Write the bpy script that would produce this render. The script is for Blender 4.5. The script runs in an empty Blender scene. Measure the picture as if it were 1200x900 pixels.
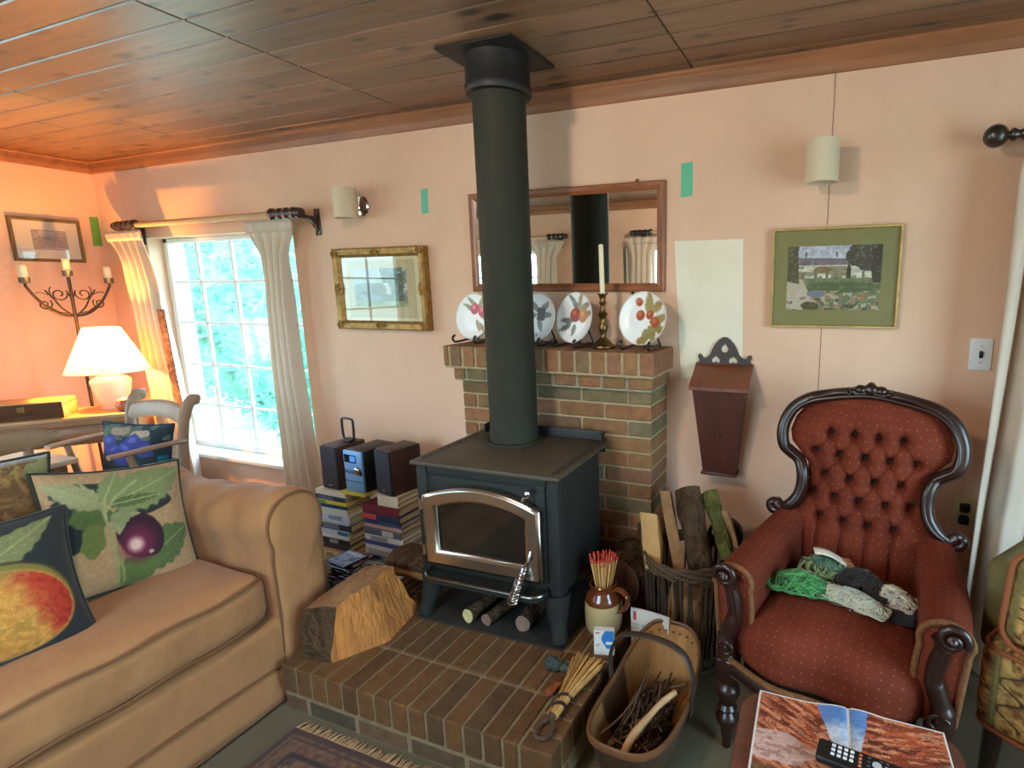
SKY,LAMP,EXPO,CEIL=12.0,72.0,0.40,42.0
import bpy, bmesh, math, random
import numpy as np
from mathutils import Vector, Matrix, Euler
R=random.Random(7)
C=bpy.context.scene.collection
sin,cos,pi=math.sin,math.cos,math.pi

def lin(c):
    out=[]
    for v in c[:3]:
        v=v/255.0
        out.append(v/12.92 if v<=.04045 else ((v+.055)/1.055)**2.4)
    return tuple(out)
def nlin(a):
    a=np.clip(np.asarray(a,float)/255.0,0,1)
    return np.where(a<=.04045,a/12.92,((a+.055)/1.055)**2.4)

# ---------------------------------------------------------------- materials
MATS={}
def mat(name,rgb=(200,200,200),rough=.5,metal=0.,vcol=False,var=0.,vs=6.,stretch=(1,1,1),bump=0.,bs=60.,bstretch=(1,1,1),spec=.5,coat=0.,sheen=0.,emit=None,es=0.,trans=0.,dark=None,detail=4.,bd=.01,cr=.15):
    if name in MATS: return MATS[name]
    m=bpy.data.materials.new(name); m.use_nodes=True
    nt=m.node_tree; N=nt.nodes; L=nt.links
    b=N['Principled BSDF']
    col=lin(rgb)
    b.inputs['Base Color'].default_value=(*col,1)
    b.inputs['Roughness'].default_value=rough
    b.inputs['Metallic'].default_value=metal
    b.inputs['Specular IOR Level'].default_value=spec
    b.inputs['Coat Weight'].default_value=coat
    b.inputs['Coat Roughness'].default_value=cr
    b.inputs['Sheen Weight'].default_value=sheen
    b.inputs['Sheen Roughness'].default_value=.4
    tc=N.new('ShaderNodeTexCoord')
    src=None
    if vcol:
        a=N.new('ShaderNodeAttribute'); a.attribute_name='Col'
        mx=N.new('ShaderNodeMix'); mx.data_type='RGBA'; mx.blend_type='MULTIPLY'; mx.inputs[0].default_value=1
        L.new(a.outputs['Color'],mx.inputs[6]); mx.inputs[7].default_value=(*col,1); src=mx.outputs[2]
    if var>0:
        mp=N.new('ShaderNodeMapping'); mp.inputs['Scale'].default_value=stretch
        L.new(tc.outputs['Object'],mp.inputs[0])
        n=N.new('ShaderNodeTexNoise'); n.inputs['Scale'].default_value=vs; n.inputs['Detail'].default_value=detail; n.inputs['Roughness'].default_value=.6
        L.new(mp.outputs[0],n.inputs['Vector'])
        mr=N.new('ShaderNodeMapRange'); mr.inputs[1].default_value=.3; mr.inputs[2].default_value=.7; mr.inputs[3].default_value=1-var; mr.inputs[4].default_value=1+var
        L.new(n.outputs['Fac'],mr.inputs[0])
        mx=N.new('ShaderNodeMix'); mx.data_type='RGBA'; mx.blend_type='MULTIPLY'; mx.inputs[0].default_value=1
        if src: L.new(src,mx.inputs[6])
        else: mx.inputs[6].default_value=(*col,1)
        L.new(mr.outputs[0],mx.inputs[7]); src=mx.outputs[2]
    if src: L.new(src,b.inputs['Base Color'])
    if bump>0:
        mp=N.new('ShaderNodeMapping'); mp.inputs['Scale'].default_value=bstretch
        L.new(tc.outputs['Object'],mp.inputs[0])
        n=N.new('ShaderNodeTexNoise'); n.inputs['Scale'].default_value=bs; n.inputs['Detail'].default_value=5
        L.new(mp.outputs[0],n.inputs['Vector'])
        bp=N.new('ShaderNodeBump'); bp.inputs['Strength'].default_value=bump; bp.inputs['Distance'].default_value=bd
        L.new(n.outputs['Fac'],bp.inputs['Height']); L.new(bp.outputs[0],b.inputs['Normal'])
    if emit:
        b.inputs['Emission Color'].default_value=(*lin(emit),1); b.inputs['Emission Strength'].default_value=es
    if trans: b.inputs['Transmission Weight'].default_value=trans
    MATS[name]=m; return m

def dots_mat(name,rgb,dot,scale,thr,rough=.85):
    m=mat(name,rgb,rough=rough,sheen=.0,var=.14,vs=9,bump=.15,bs=900,spec=.25)
    nt=m.node_tree;N=nt.nodes;L=nt.links;b=N['Principled BSDF']
    tc=N.new('ShaderNodeTexCoord'); v=N.new('ShaderNodeTexVoronoi'); v.inputs['Scale'].default_value=scale; v.inputs['Randomness'].default_value=.35
    at=N.new('ShaderNodeAttribute'); at.attribute_name='Pat'
    L.new(at.outputs['Vector'],v.inputs['Vector'])
    v.voronoi_dimensions='2D'
    lt=N.new('ShaderNodeMath'); lt.operation='LESS_THAN'; lt.inputs[1].default_value=thr; L.new(v.outputs['Distance'],lt.inputs[0])
    mx=N.new('ShaderNodeMix'); mx.data_type='RGBA'
    L.new(lt.outputs[0],mx.inputs[0])
    old=b.inputs['Base Color'].links[0].from_socket
    L.new(old,mx.inputs[6]); mx.inputs[7].default_value=(*lin(dot),1)
    L.new(mx.outputs[2],b.inputs['Base Color'])
    return m

def glass_mat(name,tint=(235,245,245),rough=.0):
    if name in MATS: return MATS[name]
    m=bpy.data.materials.new(name); m.use_nodes=True
    nt=m.node_tree;N=nt.nodes;L=nt.links
    for n in list(N): N.remove(n)
    o=N.new('ShaderNodeOutputMaterial'); t=N.new('ShaderNodeBsdfTransparent'); g=N.new('ShaderNodeBsdfGlossy'); mx=N.new('ShaderNodeMixShader'); f0=N.new('ShaderNodeLayerWeight'); f1=N.new('ShaderNodeMath'); f1.operation='POWER'; f1.inputs[1].default_value=4.; f=N.new('ShaderNodeMath'); f.operation='MULTIPLY_ADD'; f.inputs[1].default_value=.9; f.inputs[2].default_value=.035
    f0.inputs[0].default_value=.5; L.new(f0.outputs['Facing'],f1.inputs[0]); L.new(f1.outputs[0],f.inputs[0]); t.inputs[0].default_value=(*lin(tint),1); g.inputs['Roughness'].default_value=rough
    L.new(f.outputs[0],mx.inputs[0]); L.new(t.outputs[0],mx.inputs[1]); L.new(g.outputs[0],mx.inputs[2]); L.new(mx.outputs[0],o.inputs[0])
    MATS[name]=m; return m

def cloth_thin(name,rgb,tr=.35):
    """cloth or paper that lets some light through"""
    m=bpy.data.materials.new(name); m.use_nodes=True
    nt=m.node_tree;N=nt.nodes;L=nt.links
    b=N['Principled BSDF']; b.inputs['Base Color'].default_value=(*lin(rgb),1); b.inputs['Roughness'].default_value=.9; b.inputs['Specular IOR Level'].default_value=.1
    t=N.new('ShaderNodeBsdfTranslucent'); t.inputs[0].default_value=(*lin(rgb),1)
    mx=N.new('ShaderNodeMixShader'); mx.inputs[0].default_value=tr
    L.new(b.outputs[0],mx.inputs[1]); L.new(t.outputs[0],mx.inputs[2]); L.new(mx.outputs[0],N['Material Output'].inputs[0])
    MATS[name]=m; return m

# ---------------------------------------------------------------- mesh builder
class M:
    def __init__(s): s.V=[];s.F=[];s.mi=[];s.col=[];s.pat=[]
    def add(s,V,F,mi=0,col=(1,1,1),T=None,pat=None):
        o=len(s.V)
        V=[Vector(v) for v in V]
        if T is not None: V=[T@v for v in V]
        s.V+=V
        s.F+=[tuple(i+o for i in f) for f in F]
        s.mi+= (list(mi) if isinstance(mi,(list,tuple)) else [mi]*len(F))
        if len(col)==len(V) and not (len(col)==3 and np.isscalar(col[0])): s.col+=[tuple(c) for c in col]
        else: s.col+=[tuple(col)]*len(V)
        s.pat+= list(pat) if pat is not None else [(v[0],v[1],v[2]) for v in V]
        return s
    def build(s,name,mats,parent=None,smooth=35,recalc=True):
        me=bpy.data.meshes.new(name)
        me.from_pydata([tuple(v) for v in s.V],[],s.F)
        if not isinstance(mats,(list,tuple)): mats=[mats]
        for m in mats: me.materials.append(m)
        me.polygons.foreach_set('material_index',s.mi)
        a=me.color_attributes.new('Col','FLOAT_COLOR','POINT')
        buf=np.ones((len(s.V),4),np.float32); buf[:,:3]=np.array(s.col,np.float32); a.data.foreach_set('color',buf.ravel())
        p=me.attributes.new('Pat','FLOAT_VECTOR','POINT'); p.data.foreach_set('vector',np.array(s.pat,np.float32).ravel())
        if recalc:
            bm=bmesh.new(); bm.from_mesh(me); bmesh.ops.recalc_face_normals(bm,faces=bm.faces[:]); bm.to_mesh(me); bm.free()
        if smooth:
            me.polygons.foreach_set('use_smooth',[True]*len(me.polygons))
            if smooth<180: me.set_sharp_from_angle(angle=math.radians(smooth))
        me.update()
        o=bpy.data.objects.new(name,me); C.objects.link(o)
        if parent is not None: o.parent=parent
        return o
    # --- shapes
    def box(s,c,size,bev=0,seg=2,rot=(0,0,0),mi=0,col=(1,1,1),T=None):
        V,F=boxgeo(tuple(size),bev,seg)
        t=Matrix.Translation(c)@Euler(rot).to_matrix().to_4x4()
        if T is not None: t=T@t
        return s.add(V,F,mi,col,t)
    def span(s,a,b,bev=0,seg=2,**k):
        return s.box([(a[i]+b[i])/2 for i in range(3)],[abs(b[i]-a[i]) for i in range(3)],bev,seg,**k)
    def tube(s,P,r,n=10,closed=False,caps=True,sx=1.,sy=1.,up=None,mi=0,col=(1,1,1),T=None,capmi=None,rough=0,seed=0,tw=0):
        P=[Vector(p) for p in P]; k=len(P)
        rr=r if isinstance(r,(list,tuple)) else [r]*k
        V=[];F=[];q=random.Random(seed)
        ph=[q.uniform(0,6.28) for _ in range(4)]
        nrm=None;pt=[]
        for i,p in enumerate(P):
            if closed: t=(P[(i+1)%k]-P[i-1])
            else: t=P[min(i+1,k-1)]-P[max(i-1,0)]
            t.normalize()
            if nrm is None:
                u=Vector(up) if up else (Vector((0,0,1)) if abs(t.z)<.9 else Vector((0,1,0)))
                nrm=(u-t*u.dot(t)).normalized()
            else:
                nrm=(nrm-t*nrm.dot(t))
                nrm=nrm.normalized() if nrm.length>1e-6 else Vector((1,0,0))
            bn=t.cross(nrm)
            for j in range(n):
                a=2*pi*j/n+tw*i/k
                rad=rr[i]
                if rough: rad*=1+rough*(sin(2*a+ph[0]+i*.7)+.7*sin(3*a+ph[1]-i*.9)+.6*sin(5*a+ph[2]+i*1.7))*.5
                V.append(p+nrm*(cos(a)*rad*sx)+bn*(sin(a)*rad*sy)); pt.append((j/n*6.28*rr[i],0,i*.02))
        m=[]
        for i in range(k if closed else k-1):
            for j in range(n):
                a=i*n+j;b=i*n+(j+1)%n;c=((i+1)%k)*n+(j+1)%n;d=((i+1)%k)*n+j
                F.append((a,b,c,d));m.append(mi)
        if caps and not closed:
            F.append(tuple(range(n))[::-1]);F.append(tuple((k-1)*n+j for j in range(n)))
            m+= [mi if capmi is None else capmi]*2
        return s.add(V,F,m,col,T)
    def lathe(s,prof,n=24,mi=0,col=(1,1,1),T=None,c=(0,0,0),sx=1,sy=1):
        V=[];F=[]
        for (r,z) in prof:
            for j in range(n):
                a=2*pi*j/n; V.append((c[0]+cos(a)*r*sx,c[1]+sin(a)*r*sy,c[2]+z))
        for i in range(len(prof)-1):
            for j in range(n):
                F.append((i*n+j,i*n+(j+1)%n,(i+1)*n+(j+1)%n,(i+1)*n+j))
        if prof[0][0]>1e-5: F.append(tuple(range(n))[::-1])
        if prof[-1][0]>1e-5: F.append(tuple((len(prof)-1)*n+j for j in range(n)))
        return s.add(V,F,mi,col,T)
    def grid(s,fn,nu,nv,mi=0,colfn=None,col=(1,1,1),T=None,closeu=False,patfn=None):
        V=[];F=[];cu=[];UV=[]
        for j in range(nv):
            for i in range(nu):
                u=i/(nu if closeu else nu-1);v=j/(nv-1)
                V.append(fn(u,v));UV.append((u,v))
        for j in range(nv-1):
            for i in range(nu if closeu else nu-1):
                F.append((j*nu+i,j*nu+(i+1)%nu,(j+1)*nu+(i+1)%nu,(j+1)*nu+i))
        if colfn is not None:
            uv=np.array(UV); c=nlin(colfn(uv[:,0],uv[:,1])); c=[tuple(x) for x in c]
        else: c=col
        pat=[(*patfn(u,v),0) for u,v in UV] if patfn else None
        return s.add(V,F,mi,c,T,pat)
    def rbox(s,half,r,n=8,fn=None,mi=0,col=(1,1,1),T=None,colfn=None):
        """rounded box with a regular grid on each side; fn(p, q) may push the points"""
        V=[];F=[];idx={}
        h=Vector(half)
        def vid(p):
            k=tuple(round(x,5) for x in p)
            if k not in idx:
                w=Vector((p[0]*h.x,p[1]*h.y,p[2]*h.z))
                inn=Vector((max(-h.x+r,min(h.x-r,w.x)),max(-h.y+r,min(h.y-r,w.y)),max(-h.z+r,min(h.z-r,w.z))))
                d=w-inn
                w=inn+d.normalized()*r if d.length>1e-9 else w
                if fn: w=Vector(fn(w,p))
                idx[k]=len(V);V.append(w)
            return idx[k]
        def steps(L):
            # concentrate near the edges
            e=r/L
            a=[-1,-1+e*.3,-1+e*.65,-1+e]; b=[-(x) for x in a[::-1]]
            mid=[-1+e+(2-2*e)*i/n for i in range(1,n)]
            return a+mid+b
        S=[steps(h.x),steps(h.y),steps(h.z)]
        for ax in range(3):
            A=S[(ax+1)%3];B=S[(ax+2)%3]
            for sg in(-1,1):
                for i in range(len(A)-1):
                    for j in range(len(B)-1):
                        f=[]
                        for (x,y) in((A[i],B[j]),(A[i+1],B[j]),(A[i+1],B[j+1]),(A[i],B[j+1])):
                            p=[0,0,0];p[ax]=sg;p[(ax+1)%3]=x;p[(ax+2)%3]=y
                            f.append(vid(tuple(p)))
                        F.append(tuple(f if sg>0 else f[::-1]))
        return s.add(V,F,mi,col,T)
    def poly(s,loops,th,mi=0,col=(1,1,1),T=None,bev=0):
        """flat outline(s) in x-z with holes, thickness along y"""
        cu=bpy.data.curves.new('tmp','CURVE'); cu.dimensions='2D'; cu.fill_mode='BOTH'; cu.extrude=th/2-bev; cu.bevel_depth=bev; cu.bevel_resolution=1
        for lp in loops:
            sp=cu.splines.new('POLY'); sp.points.add(len(lp)-1); sp.use_cyclic_u=True
            for p,q in zip(sp.points,lp): p.co=(q[0],q[1],0,1)
        o=bpy.data.objects.new('tmp',cu); C.objects.link(o)
        dg=bpy.context.evaluated_depsgraph_get(); me=bpy.data.meshes.new_from_object(o.evaluated_get(dg))
        V=[(v.co.x,-v.co.z,v.co.y) for v in me.vertices];F=[tuple(p.vertices) for p in me.polygons]
        bpy.data.objects.remove(o); bpy.data.curves.remove(cu); bpy.data.meshes.remove(me)
        return s.add(V,F,mi,col,T)

_bc={}
def boxgeo(size,bev,seg):
    k=(size,bev,seg)
    if k not in _bc:
        bm=bmesh.new(); bmesh.ops.create_cube(bm,size=1); bmesh.ops.scale(bm,vec=size,verts=bm.verts[:])
        if bev>0: bmesh.ops.bevel(bm,geom=bm.edges[:],offset=min(bev,min(size)*.45),segments=seg,profile=.5,affect='EDGES')
        bm.verts.index_update()
        _bc[k]=([v.co.copy() for v in bm.verts],[tuple(v.index for v in f.verts) for f in bm.faces]); bm.free()
    return _bc[k]

def spline(P,n=8,closed=False):
    """Catmull-Rom through points"""
    P=[np.array(p,float) for p in P];k=len(P);out=[]
    for i in range(k if closed else k-1):
        g=lambda j:P[j%k] if closed else P[max(0,min(k-1,j))]
        a,b,c,d=g(i-1),g(i),g(i+1),g(i+2)
        for t in range(n):
            t/=n
            out.append(tuple(.5*((2*b)+(-a+c)*t+(2*a-5*b+4*c-d)*t*t+(-a+3*b-3*c+d)*t**3)))
    if not closed: out.append(tuple(P[-1]))
    return out

def props(o,label=None,cat=None,group=None,kind=None):
    if label: o['label']=label
    if cat: o['category']=cat
    if group: o['group']=group
    if kind: o['kind']=kind
    return o
def thing(name,label,cat,loc=(0,0,0),rz=0,group=None,rot=None):
    o=bpy.data.objects.new(name,None); C.objects.link(o); o.location=loc; o.rotation_euler=rot or (0,0,rz); o.empty_display_size=.05
    return props(o,label,cat,group)
def place(o,loc,rz=0,rot=None):
    o.location=loc; o.rotation_euler=rot or (0,0,rz); return o
def struct(o): o['kind']='structure'; return o
def copy_tree(o,parent=None):
    c=o.copy(); C.objects.link(c); c.parent=parent
    for ch in list(o.children): copy_tree(ch,c)
    return c

# value noise for painted patterns
def vn(x,y,seed=0):
    x=np.asarray(x,float);y=np.asarray(y,float)
    tab=np.random.RandomState(seed).rand(64,64)
    xi=np.floor(x).astype(int);yi=np.floor(y).astype(int);fx=x-xi;fy=y-yi
    fx=fx*fx*(3-2*fx);fy=fy*fy*(3-2*fy)
    g=lambda a,b:tab[a%64,b%64]
    return (g(xi,yi)*(1-fx)+g(xi+1,yi)*fx)*(1-fy)+(g(xi,yi+1)*(1-fx)+g(xi+1,yi+1)*fx)*fy
def fb(x,y,seed=0,o=4):
    r=0;a=.5
    for i in range(o): r=r+a*vn(x*2**i,y*2**i,seed+i);a*=.5
    return r
class Paint:
    """small canvas: colours laid one over another at the points u,v"""
    def __init__(s,u,v,bg): s.u=np.asarray(u);s.v=np.asarray(v);s.c=np.tile(np.array(bg,float),(len(s.u),1))
    def lay(s,mask,col):
        m=np.clip(mask,0,1)[:,None]; col=np.asarray(col,float)
        s.c=s.c*(1-m)+col*m; return s
    def ell(s,cx,cy,rx,ry,col,rot=0,soft=.08,wob=0,seed=0):
        dx=s.u-cx;dy=s.v-cy;a=cos(rot);b=sin(rot)
        x=(dx*a+dy*b)/rx;y=(-dx*b+dy*a)/ry
        d=np.sqrt(x*x+y*y)
        if wob: d=d+wob*(vn(s.u*14,s.v*14,seed)-.5)
        return s.lay((1-d)/soft+.5,col)
    def leaf(s,x0,y0,x1,y1,w,col,vein=None,soft=.12,seed=0):
        dx=x1-x0;dy=y1-y0;L=math.hypot(dx,dy)
        t=((s.u-x0)*dx+(s.v-y0)*dy)/L/L;n=((s.u-x0)*-dy+(s.v-y0)*dx)/L
        tt=np.clip(t,0,1);ww=w*np.sin(pi*tt**.8)**.8*(1+.07*np.sin(tt*46))
        msk=np.where((t>0)&(t<1),(ww-np.abs(n))/(w*soft)+.5,0)
        s.lay(msk,col)
        if vein is not None:
            s.lay(np.where((t>0)&(t<1)&(np.abs(n)<ww),(.006-np.abs(n))/.004+.3,0),vein)
            k=np.abs(((t-np.abs(n)*1.2/L)*9)%1-.5)
            s.lay(np.where((t>0)&(t<.95)&(np.abs(n)<ww*.9),(.06-k)/.05,0)*.6,vein)
        return s
    def line(s,pts,w,col):
        for (x0,y0),(x1,y1) in zip(pts[:-1],pts[1:]):
            dx=x1-x0;dy=y1-y0;L2=dx*dx+dy*dy+1e-9
            t=np.clip(((s.u-x0)*dx+(s.v-y0)*dy)/L2,0,1)
            d=np.hypot(s.u-x0-t*dx,s.v-y0-t*dy)
            s.lay((w-d)/(w*.5)+.3,col)
        return s
    def rect(s,x0,y0,x1,y1,col):
        return s.lay(((s.u>=x0)&(s.u<=x1)&(s.v>=y0)&(s.v<=y1)).astype(float),col)
    def noise(s,amt,sc,seed=0):
        s.c=s.c*(1+amt*(fb(s.u*sc,s.v*sc,seed)[:,None]-.47)*2); return s
# ---------------------------------------------------------------- shared materials
XL,XR,YF,ZC=-4.644,1.9,-3.05,2.245
wall_m=mat('peach_wall_paint',(226,187,161),rough=.85,var=.05,vs=3,bump=.12,bs=140,spec=.25)
def ceiling_wood(name,base,k):
    m=mat(name,base,rough=.5,vcol=True,var=.42,vs=4.5,stretch=(.45,7,7),bump=.1,bs=30,bstretch=(.3,8,8),spec=.7,coat=.8,cr=.32,detail=7.)
    nt=m.node_tree;N=nt.nodes;L=nt.links;b=N['Principled BSDF']
    old=b.inputs['Base Color'].links[0].from_socket
    tc=N.new('ShaderNodeTexCoord');mp=N.new('ShaderNodeMapping');mp.inputs['Scale'].default_value=(1.0,2.6,1)
    L.new(tc.outputs['Object'],mp.inputs[0])
    v=N.new('ShaderNodeTexVoronoi');v.inputs['Scale'].default_value=k;v.voronoi_dimensions='2D';L.new(mp.outputs[0],v.inputs['Vector'])
    n=N.new('ShaderNodeTexNoise');n.inputs['Scale'].default_value=30;L.new(tc.outputs['Object'],n.inputs['Vector'])
    ad=N.new('ShaderNodeMath');ad.operation='MULTIPLY_ADD';L.new(n.outputs['Fac'],ad.inputs[0]);ad.inputs[1].default_value=.10;L.new(v.outputs['Distance'],ad.inputs[2])
    # knots of uneven size
    sp=N.new('ShaderNodeSeparateColor');L.new(v.outputs['Color'],sp.inputs[0])
    mr0=N.new('ShaderNodeMapRange');L.new(sp.outputs[0],mr0.inputs[0]);mr0.inputs[3].default_value=.03;mr0.inputs[4].default_value=.16
    sb=N.new('ShaderNodeMath');sb.operation='SUBTRACT';L.new(ad.outputs[0],sb.inputs[0]);L.new(mr0.outputs[0],sb.inputs[1])
    mr=N.new('ShaderNodeMapRange');mr.inputs[1].default_value=.0;mr.inputs[2].default_value=.09;mr.inputs[3].default_value=.12;mr.inputs[4].default_value=1;L.new(sb.outputs[0],mr.inputs[0])
    mx=N.new('ShaderNodeMix');mx.data_type='RGBA';mx.blend_type='MULTIPLY';mx.inputs[0].default_value=1
    L.new(old,mx.inputs[6]);L.new(mr.outputs[0],mx.inputs[7]);L.new(mx.outputs[2],b.inputs['Base Color'])
    return m
ceil_m=ceiling_wood('ceiling_pine',(112,80,54),2.9)
trim_m=mat('stained_pine_trim',(146,96,64),rough=.45,vcol=True,var=.25,vs=4,stretch=(.6,6,6),spec=.4)
white_m=mat('white_gloss_paint',(226,228,224),rough=.35,var=.03)
dark_wood=mat('dark_mahogany',(42,19,14),rough=.34,var=.35,vs=12,stretch=(1,1,.3),spec=.5,coat=.3)
black_iron=mat('black_iron',(26,26,27),rough=.55,metal=.0,var=.2,vs=30,bump=.1,bs=200)
brass_dark=mat('aged_brass',(120,98,62),rough=.35,metal=1,var=.25,vs=20)
glass_m=glass_mat('window_glass',(240,250,250))
pic_glass=glass_mat('picture_glass',(250,250,250),.01)

# ---------------------------------------------------------------- floor
m=M(); m.span((XL-.2,YF-.2,-.1),(XR+.2,.2,0))
carpet=mat('olive_carpet',(96,82,44),rough=.95,var=.25,vs=160,bump=.6,bs=420,sheen=.3)
struct(m.build('floor',carpet,smooth=0))
# ---------------------------------------------------------------- walls
W1=(-4.18,-2.87,.345,1.745)       # window in the back wall  x0,x1,z0,z1
def wall_with_holes(name,a0,a1,t0,t1,holes,axis):
    """axis 'x': runs along x, thickness in y; axis 'y': runs along y, thickness in x"""
    m=M()
    xs=sorted({a0,a1,*[h[0] for h in holes],*[h[1] for h in holes]})
    for xa,xb in zip(xs[:-1],xs[1:]):
        hs=[h for h in holes if h[0]<=xa+1e-6 and h[1]>=xb-1e-6]
        segs=[(-.1,ZC+.15)]
        for h in hs: segs=[(-.1,h[2]),(h[3],ZC+.15)]
        for za,zb in segs:
            if axis=='x': m.span((xa,t0,za),(xb,t1,zb))
            else: m.span((t0,xa,za),(t1,xb,zb))
    return struct(m.build(name,wall_m,smooth=0))
wb=wall_with_holes('wall_back',XL-.2,XR+.2,0,.16,[W1],'x')
WL=(-2.80,-1.45,.6,1.98)          # window in the left wall  y0,y1,z0,z1
wall_with_holes('wall_left',YF,0,XL-.16,XL,[WL],'y')
WA=(-3.95,-3.0,.95,1.80); WB=(-1.8,-.75,.75,1.80)
wall_with_holes('wall_front',XL-.2,XR+.2,YF-.16,YF,[WA,WB],'x')
WR=(-2.6,-1.0,.3,1.98)
wall_with_holes('wall_right',YF,0,XR,XR+.16,[WR],'y')
# unpainted patch, dark board joint line on the back wall
m=M(); m.poly([[(-.655,1.602),(-.37,1.6),(-.358,1.088),(-.62,1.02)]],.002,T=Matrix.Translation((0,-.001,0)))
o=m.build('unpainted_patch',mat('pale_primer_patch',(232,224,204),rough=.85,var=.04,vs=6),wb,smooth=0); o['label']='pale cream rectangle of bare wall'
m=M(); m.span((-.0575,-.0012,1.64),(-.0555,.001,2.17)); m.span((-.0575,-.0012,.95),(-.0555,.001,1.25))
m.build('board_joint',mat('joint_line',(120,90,76),rough=.9),wb,smooth=0)
# ---------------------------------------------------------------- ceiling boards
m=M(); q=random.Random(3)
y=.05; i=0
while y>YF-.1:
    w=.1315; cuts=[XL-.1,-3.6+q.uniform(-.9,.5),-1.955,-.579,1.0,XR+.1]
    for a,b in zip(cuts[:-1],cuts[1:]):
        t=q.uniform(.68,1.3); h=q.uniform(-.03,.03)
        col=(t*(1+h),t,t*(1-h*1.5))
        m.box(((a+b)/2,y-w/2,ZC+.02),(b-a-.003,w-.004,.04),.004,1,col=col)
    y-=w;i+=1
m.span((XL-.2,YF-.2,ZC+.035),(XR+.2,.2,ZC+.12),col=(.12,.1,.09))
struct(m.build('ceiling',ceil_m,smooth=0))
# ---------------------------------------------------------------- crown trim
def crown(name,a,b,inw):
    m=M()
    prof=[(0,-.078),(.012,-.078),(.016,-.07),(.022,-.05),(.024,-.018),(.03,-.012),(.03,0),(0,0)]
    a=Vector(a);b=Vector(b);iw=Vector(inw)
    V=[];n=len(prof)
    for p in(a,b):
        for d,z in prof: V.append(p+iw*d+Vector((0,0,z)))
    F=[(i,(i+1)%n,n+(i+1)%n,n+i) for i in range(n)]+[tuple(range(n)),tuple(range(n,2*n))]
    m.add(V,F,col=(1,1,1))
    return struct(m.build(name,trim_m,smooth=0))
crown('trim_1',(XL,0,ZC),(XR,0,ZC),(0,-1,0)); crown('trim_2',(XL,0,ZC),(XL,YF,ZC),(1,0,0))
crown('trim_3',(XL,YF,ZC),(XR,YF,ZC),(0,1,0)); crown('trim_4',(XR,0,ZC),(XR,YF,ZC),(-1,0,0))
# ---------------------------------------------------------------- windows
def window(name,a0,a1,z0,z1,T,cols,rows,wide=()):
    """frame in x-z, inside face at y=0, depth to +y"""
    fr=M(); d=.05; y0=.085
    def bar(xa,xb,za,zb,ya=y0,yb=y0+d): fr.box(((xa+xb)/2,(ya+yb)/2,(za+zb)/2),(xb-xa,yb-ya,zb-za),.005,1,T=T)
    bar(a0,a1,z0,z0+.04);bar(a0,a1,z1-.03,z1);bar(a0,a0+.045,z0,z1);bar(a1-.035,a1,z0,z1)
    for k,x in enumerate(cols):
        w=.022 if x in wide else .011
        bar(x-w,x+w,z0+.02,z1-.02,y0+.012,y0+(.034 if x not in wide else .045))
    for z in rows: bar(a0+.03,a1-.03,z-.009,z+.009,y0+.014,y0+.032)
    f=struct(fr.build(name,white_m,smooth=0))
    g=M(); g.span((a0+.03,y0+.022,z0+.03),(a1-.03,y0+.027,z1-.02)); g.build('pane',glass_m,f,smooth=0).matrix_world=T
    s=M(); s.box(((a0+a1)/2,.035,z0-.008),(a1-a0+.04,.17,.026),.006,2,T=T); s.build('sill',white_m,f,smooth=0)
    return f
I4=Matrix.Identity(4)
window('window_1',*W1,I4,[-3.873,-3.549,-3.235],[.645,.92,1.20,1.466],wide=(-3.235,))
TL=Matrix.Translation((XL,0,0))@Matrix.Rotation(pi/2,4,'Z')   # local x -> +y, local y -> -x
window('window_2',*WL,TL,[WL[0]+.45,WL[0]+.9],[.85,1.2,1.52])
TF=Matrix.Translation((0,YF,0))@Matrix.Rotation(pi,4,'Z')
window('window_3',-WA[1],-WA[0],WA[2],WA[3],TF,[3.37,3.74],[1.24,1.52])
window('window_4',-WB[1],-WB[0],WB[2],WB[3],TF,[1.1,1.45],[1.1,1.46])
TR=Matrix.Translation((XR,0,0))@Matrix.Rotation(-pi/2,4,'Z')  # local x -> -y, local y -> +x
window('window_5',-WR[1],-WR[0],WR[2],WR[3],TR,[1.63,2.06],[.8,1.4])
# ---------------------------------------------------------------- garden outside window_1
lawn=mat('garden_lawn',(150,180,150),rough=.9,var=.35,vs=2.5)
m=M(); m.grid(lambda u,v:(-22+28*u,.25+20*v,-.35+.3*sin(u*9)*v+1.6*v*v),30,24); struct(m.build('lawn',lawn))
leaf_m=mat('garden_leaf',(118,170,156),rough=.5,vcol=True,var=.2,vs=3)
bl=leaf_m.node_tree; _t=bl.nodes.new('ShaderNodeBsdfTranslucent'); _t.inputs[0].default_value=(*lin((120,186,170)),1)
_x=bl.nodes.new('ShaderNodeMixShader'); _x.inputs[0].default_value=.45
bl.links.new(bl.nodes['Principled BSDF'].outputs[0],_x.inputs[1]); bl.links.new(_t.outputs[0],_x.inputs[2]); bl.links.new(_x.outputs[0],bl.nodes['Material Output'].inputs[0])
bark_m=mat('bark',(84,70,56),rough=.95,var=.4,vs=18,stretch=(1,1,.4),bump=.8,bs=40)
core_m=mat('leaf_mass',(104,156,140),rough=.9,var=.5,vs=7,bump=1.,bs=14)
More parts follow.
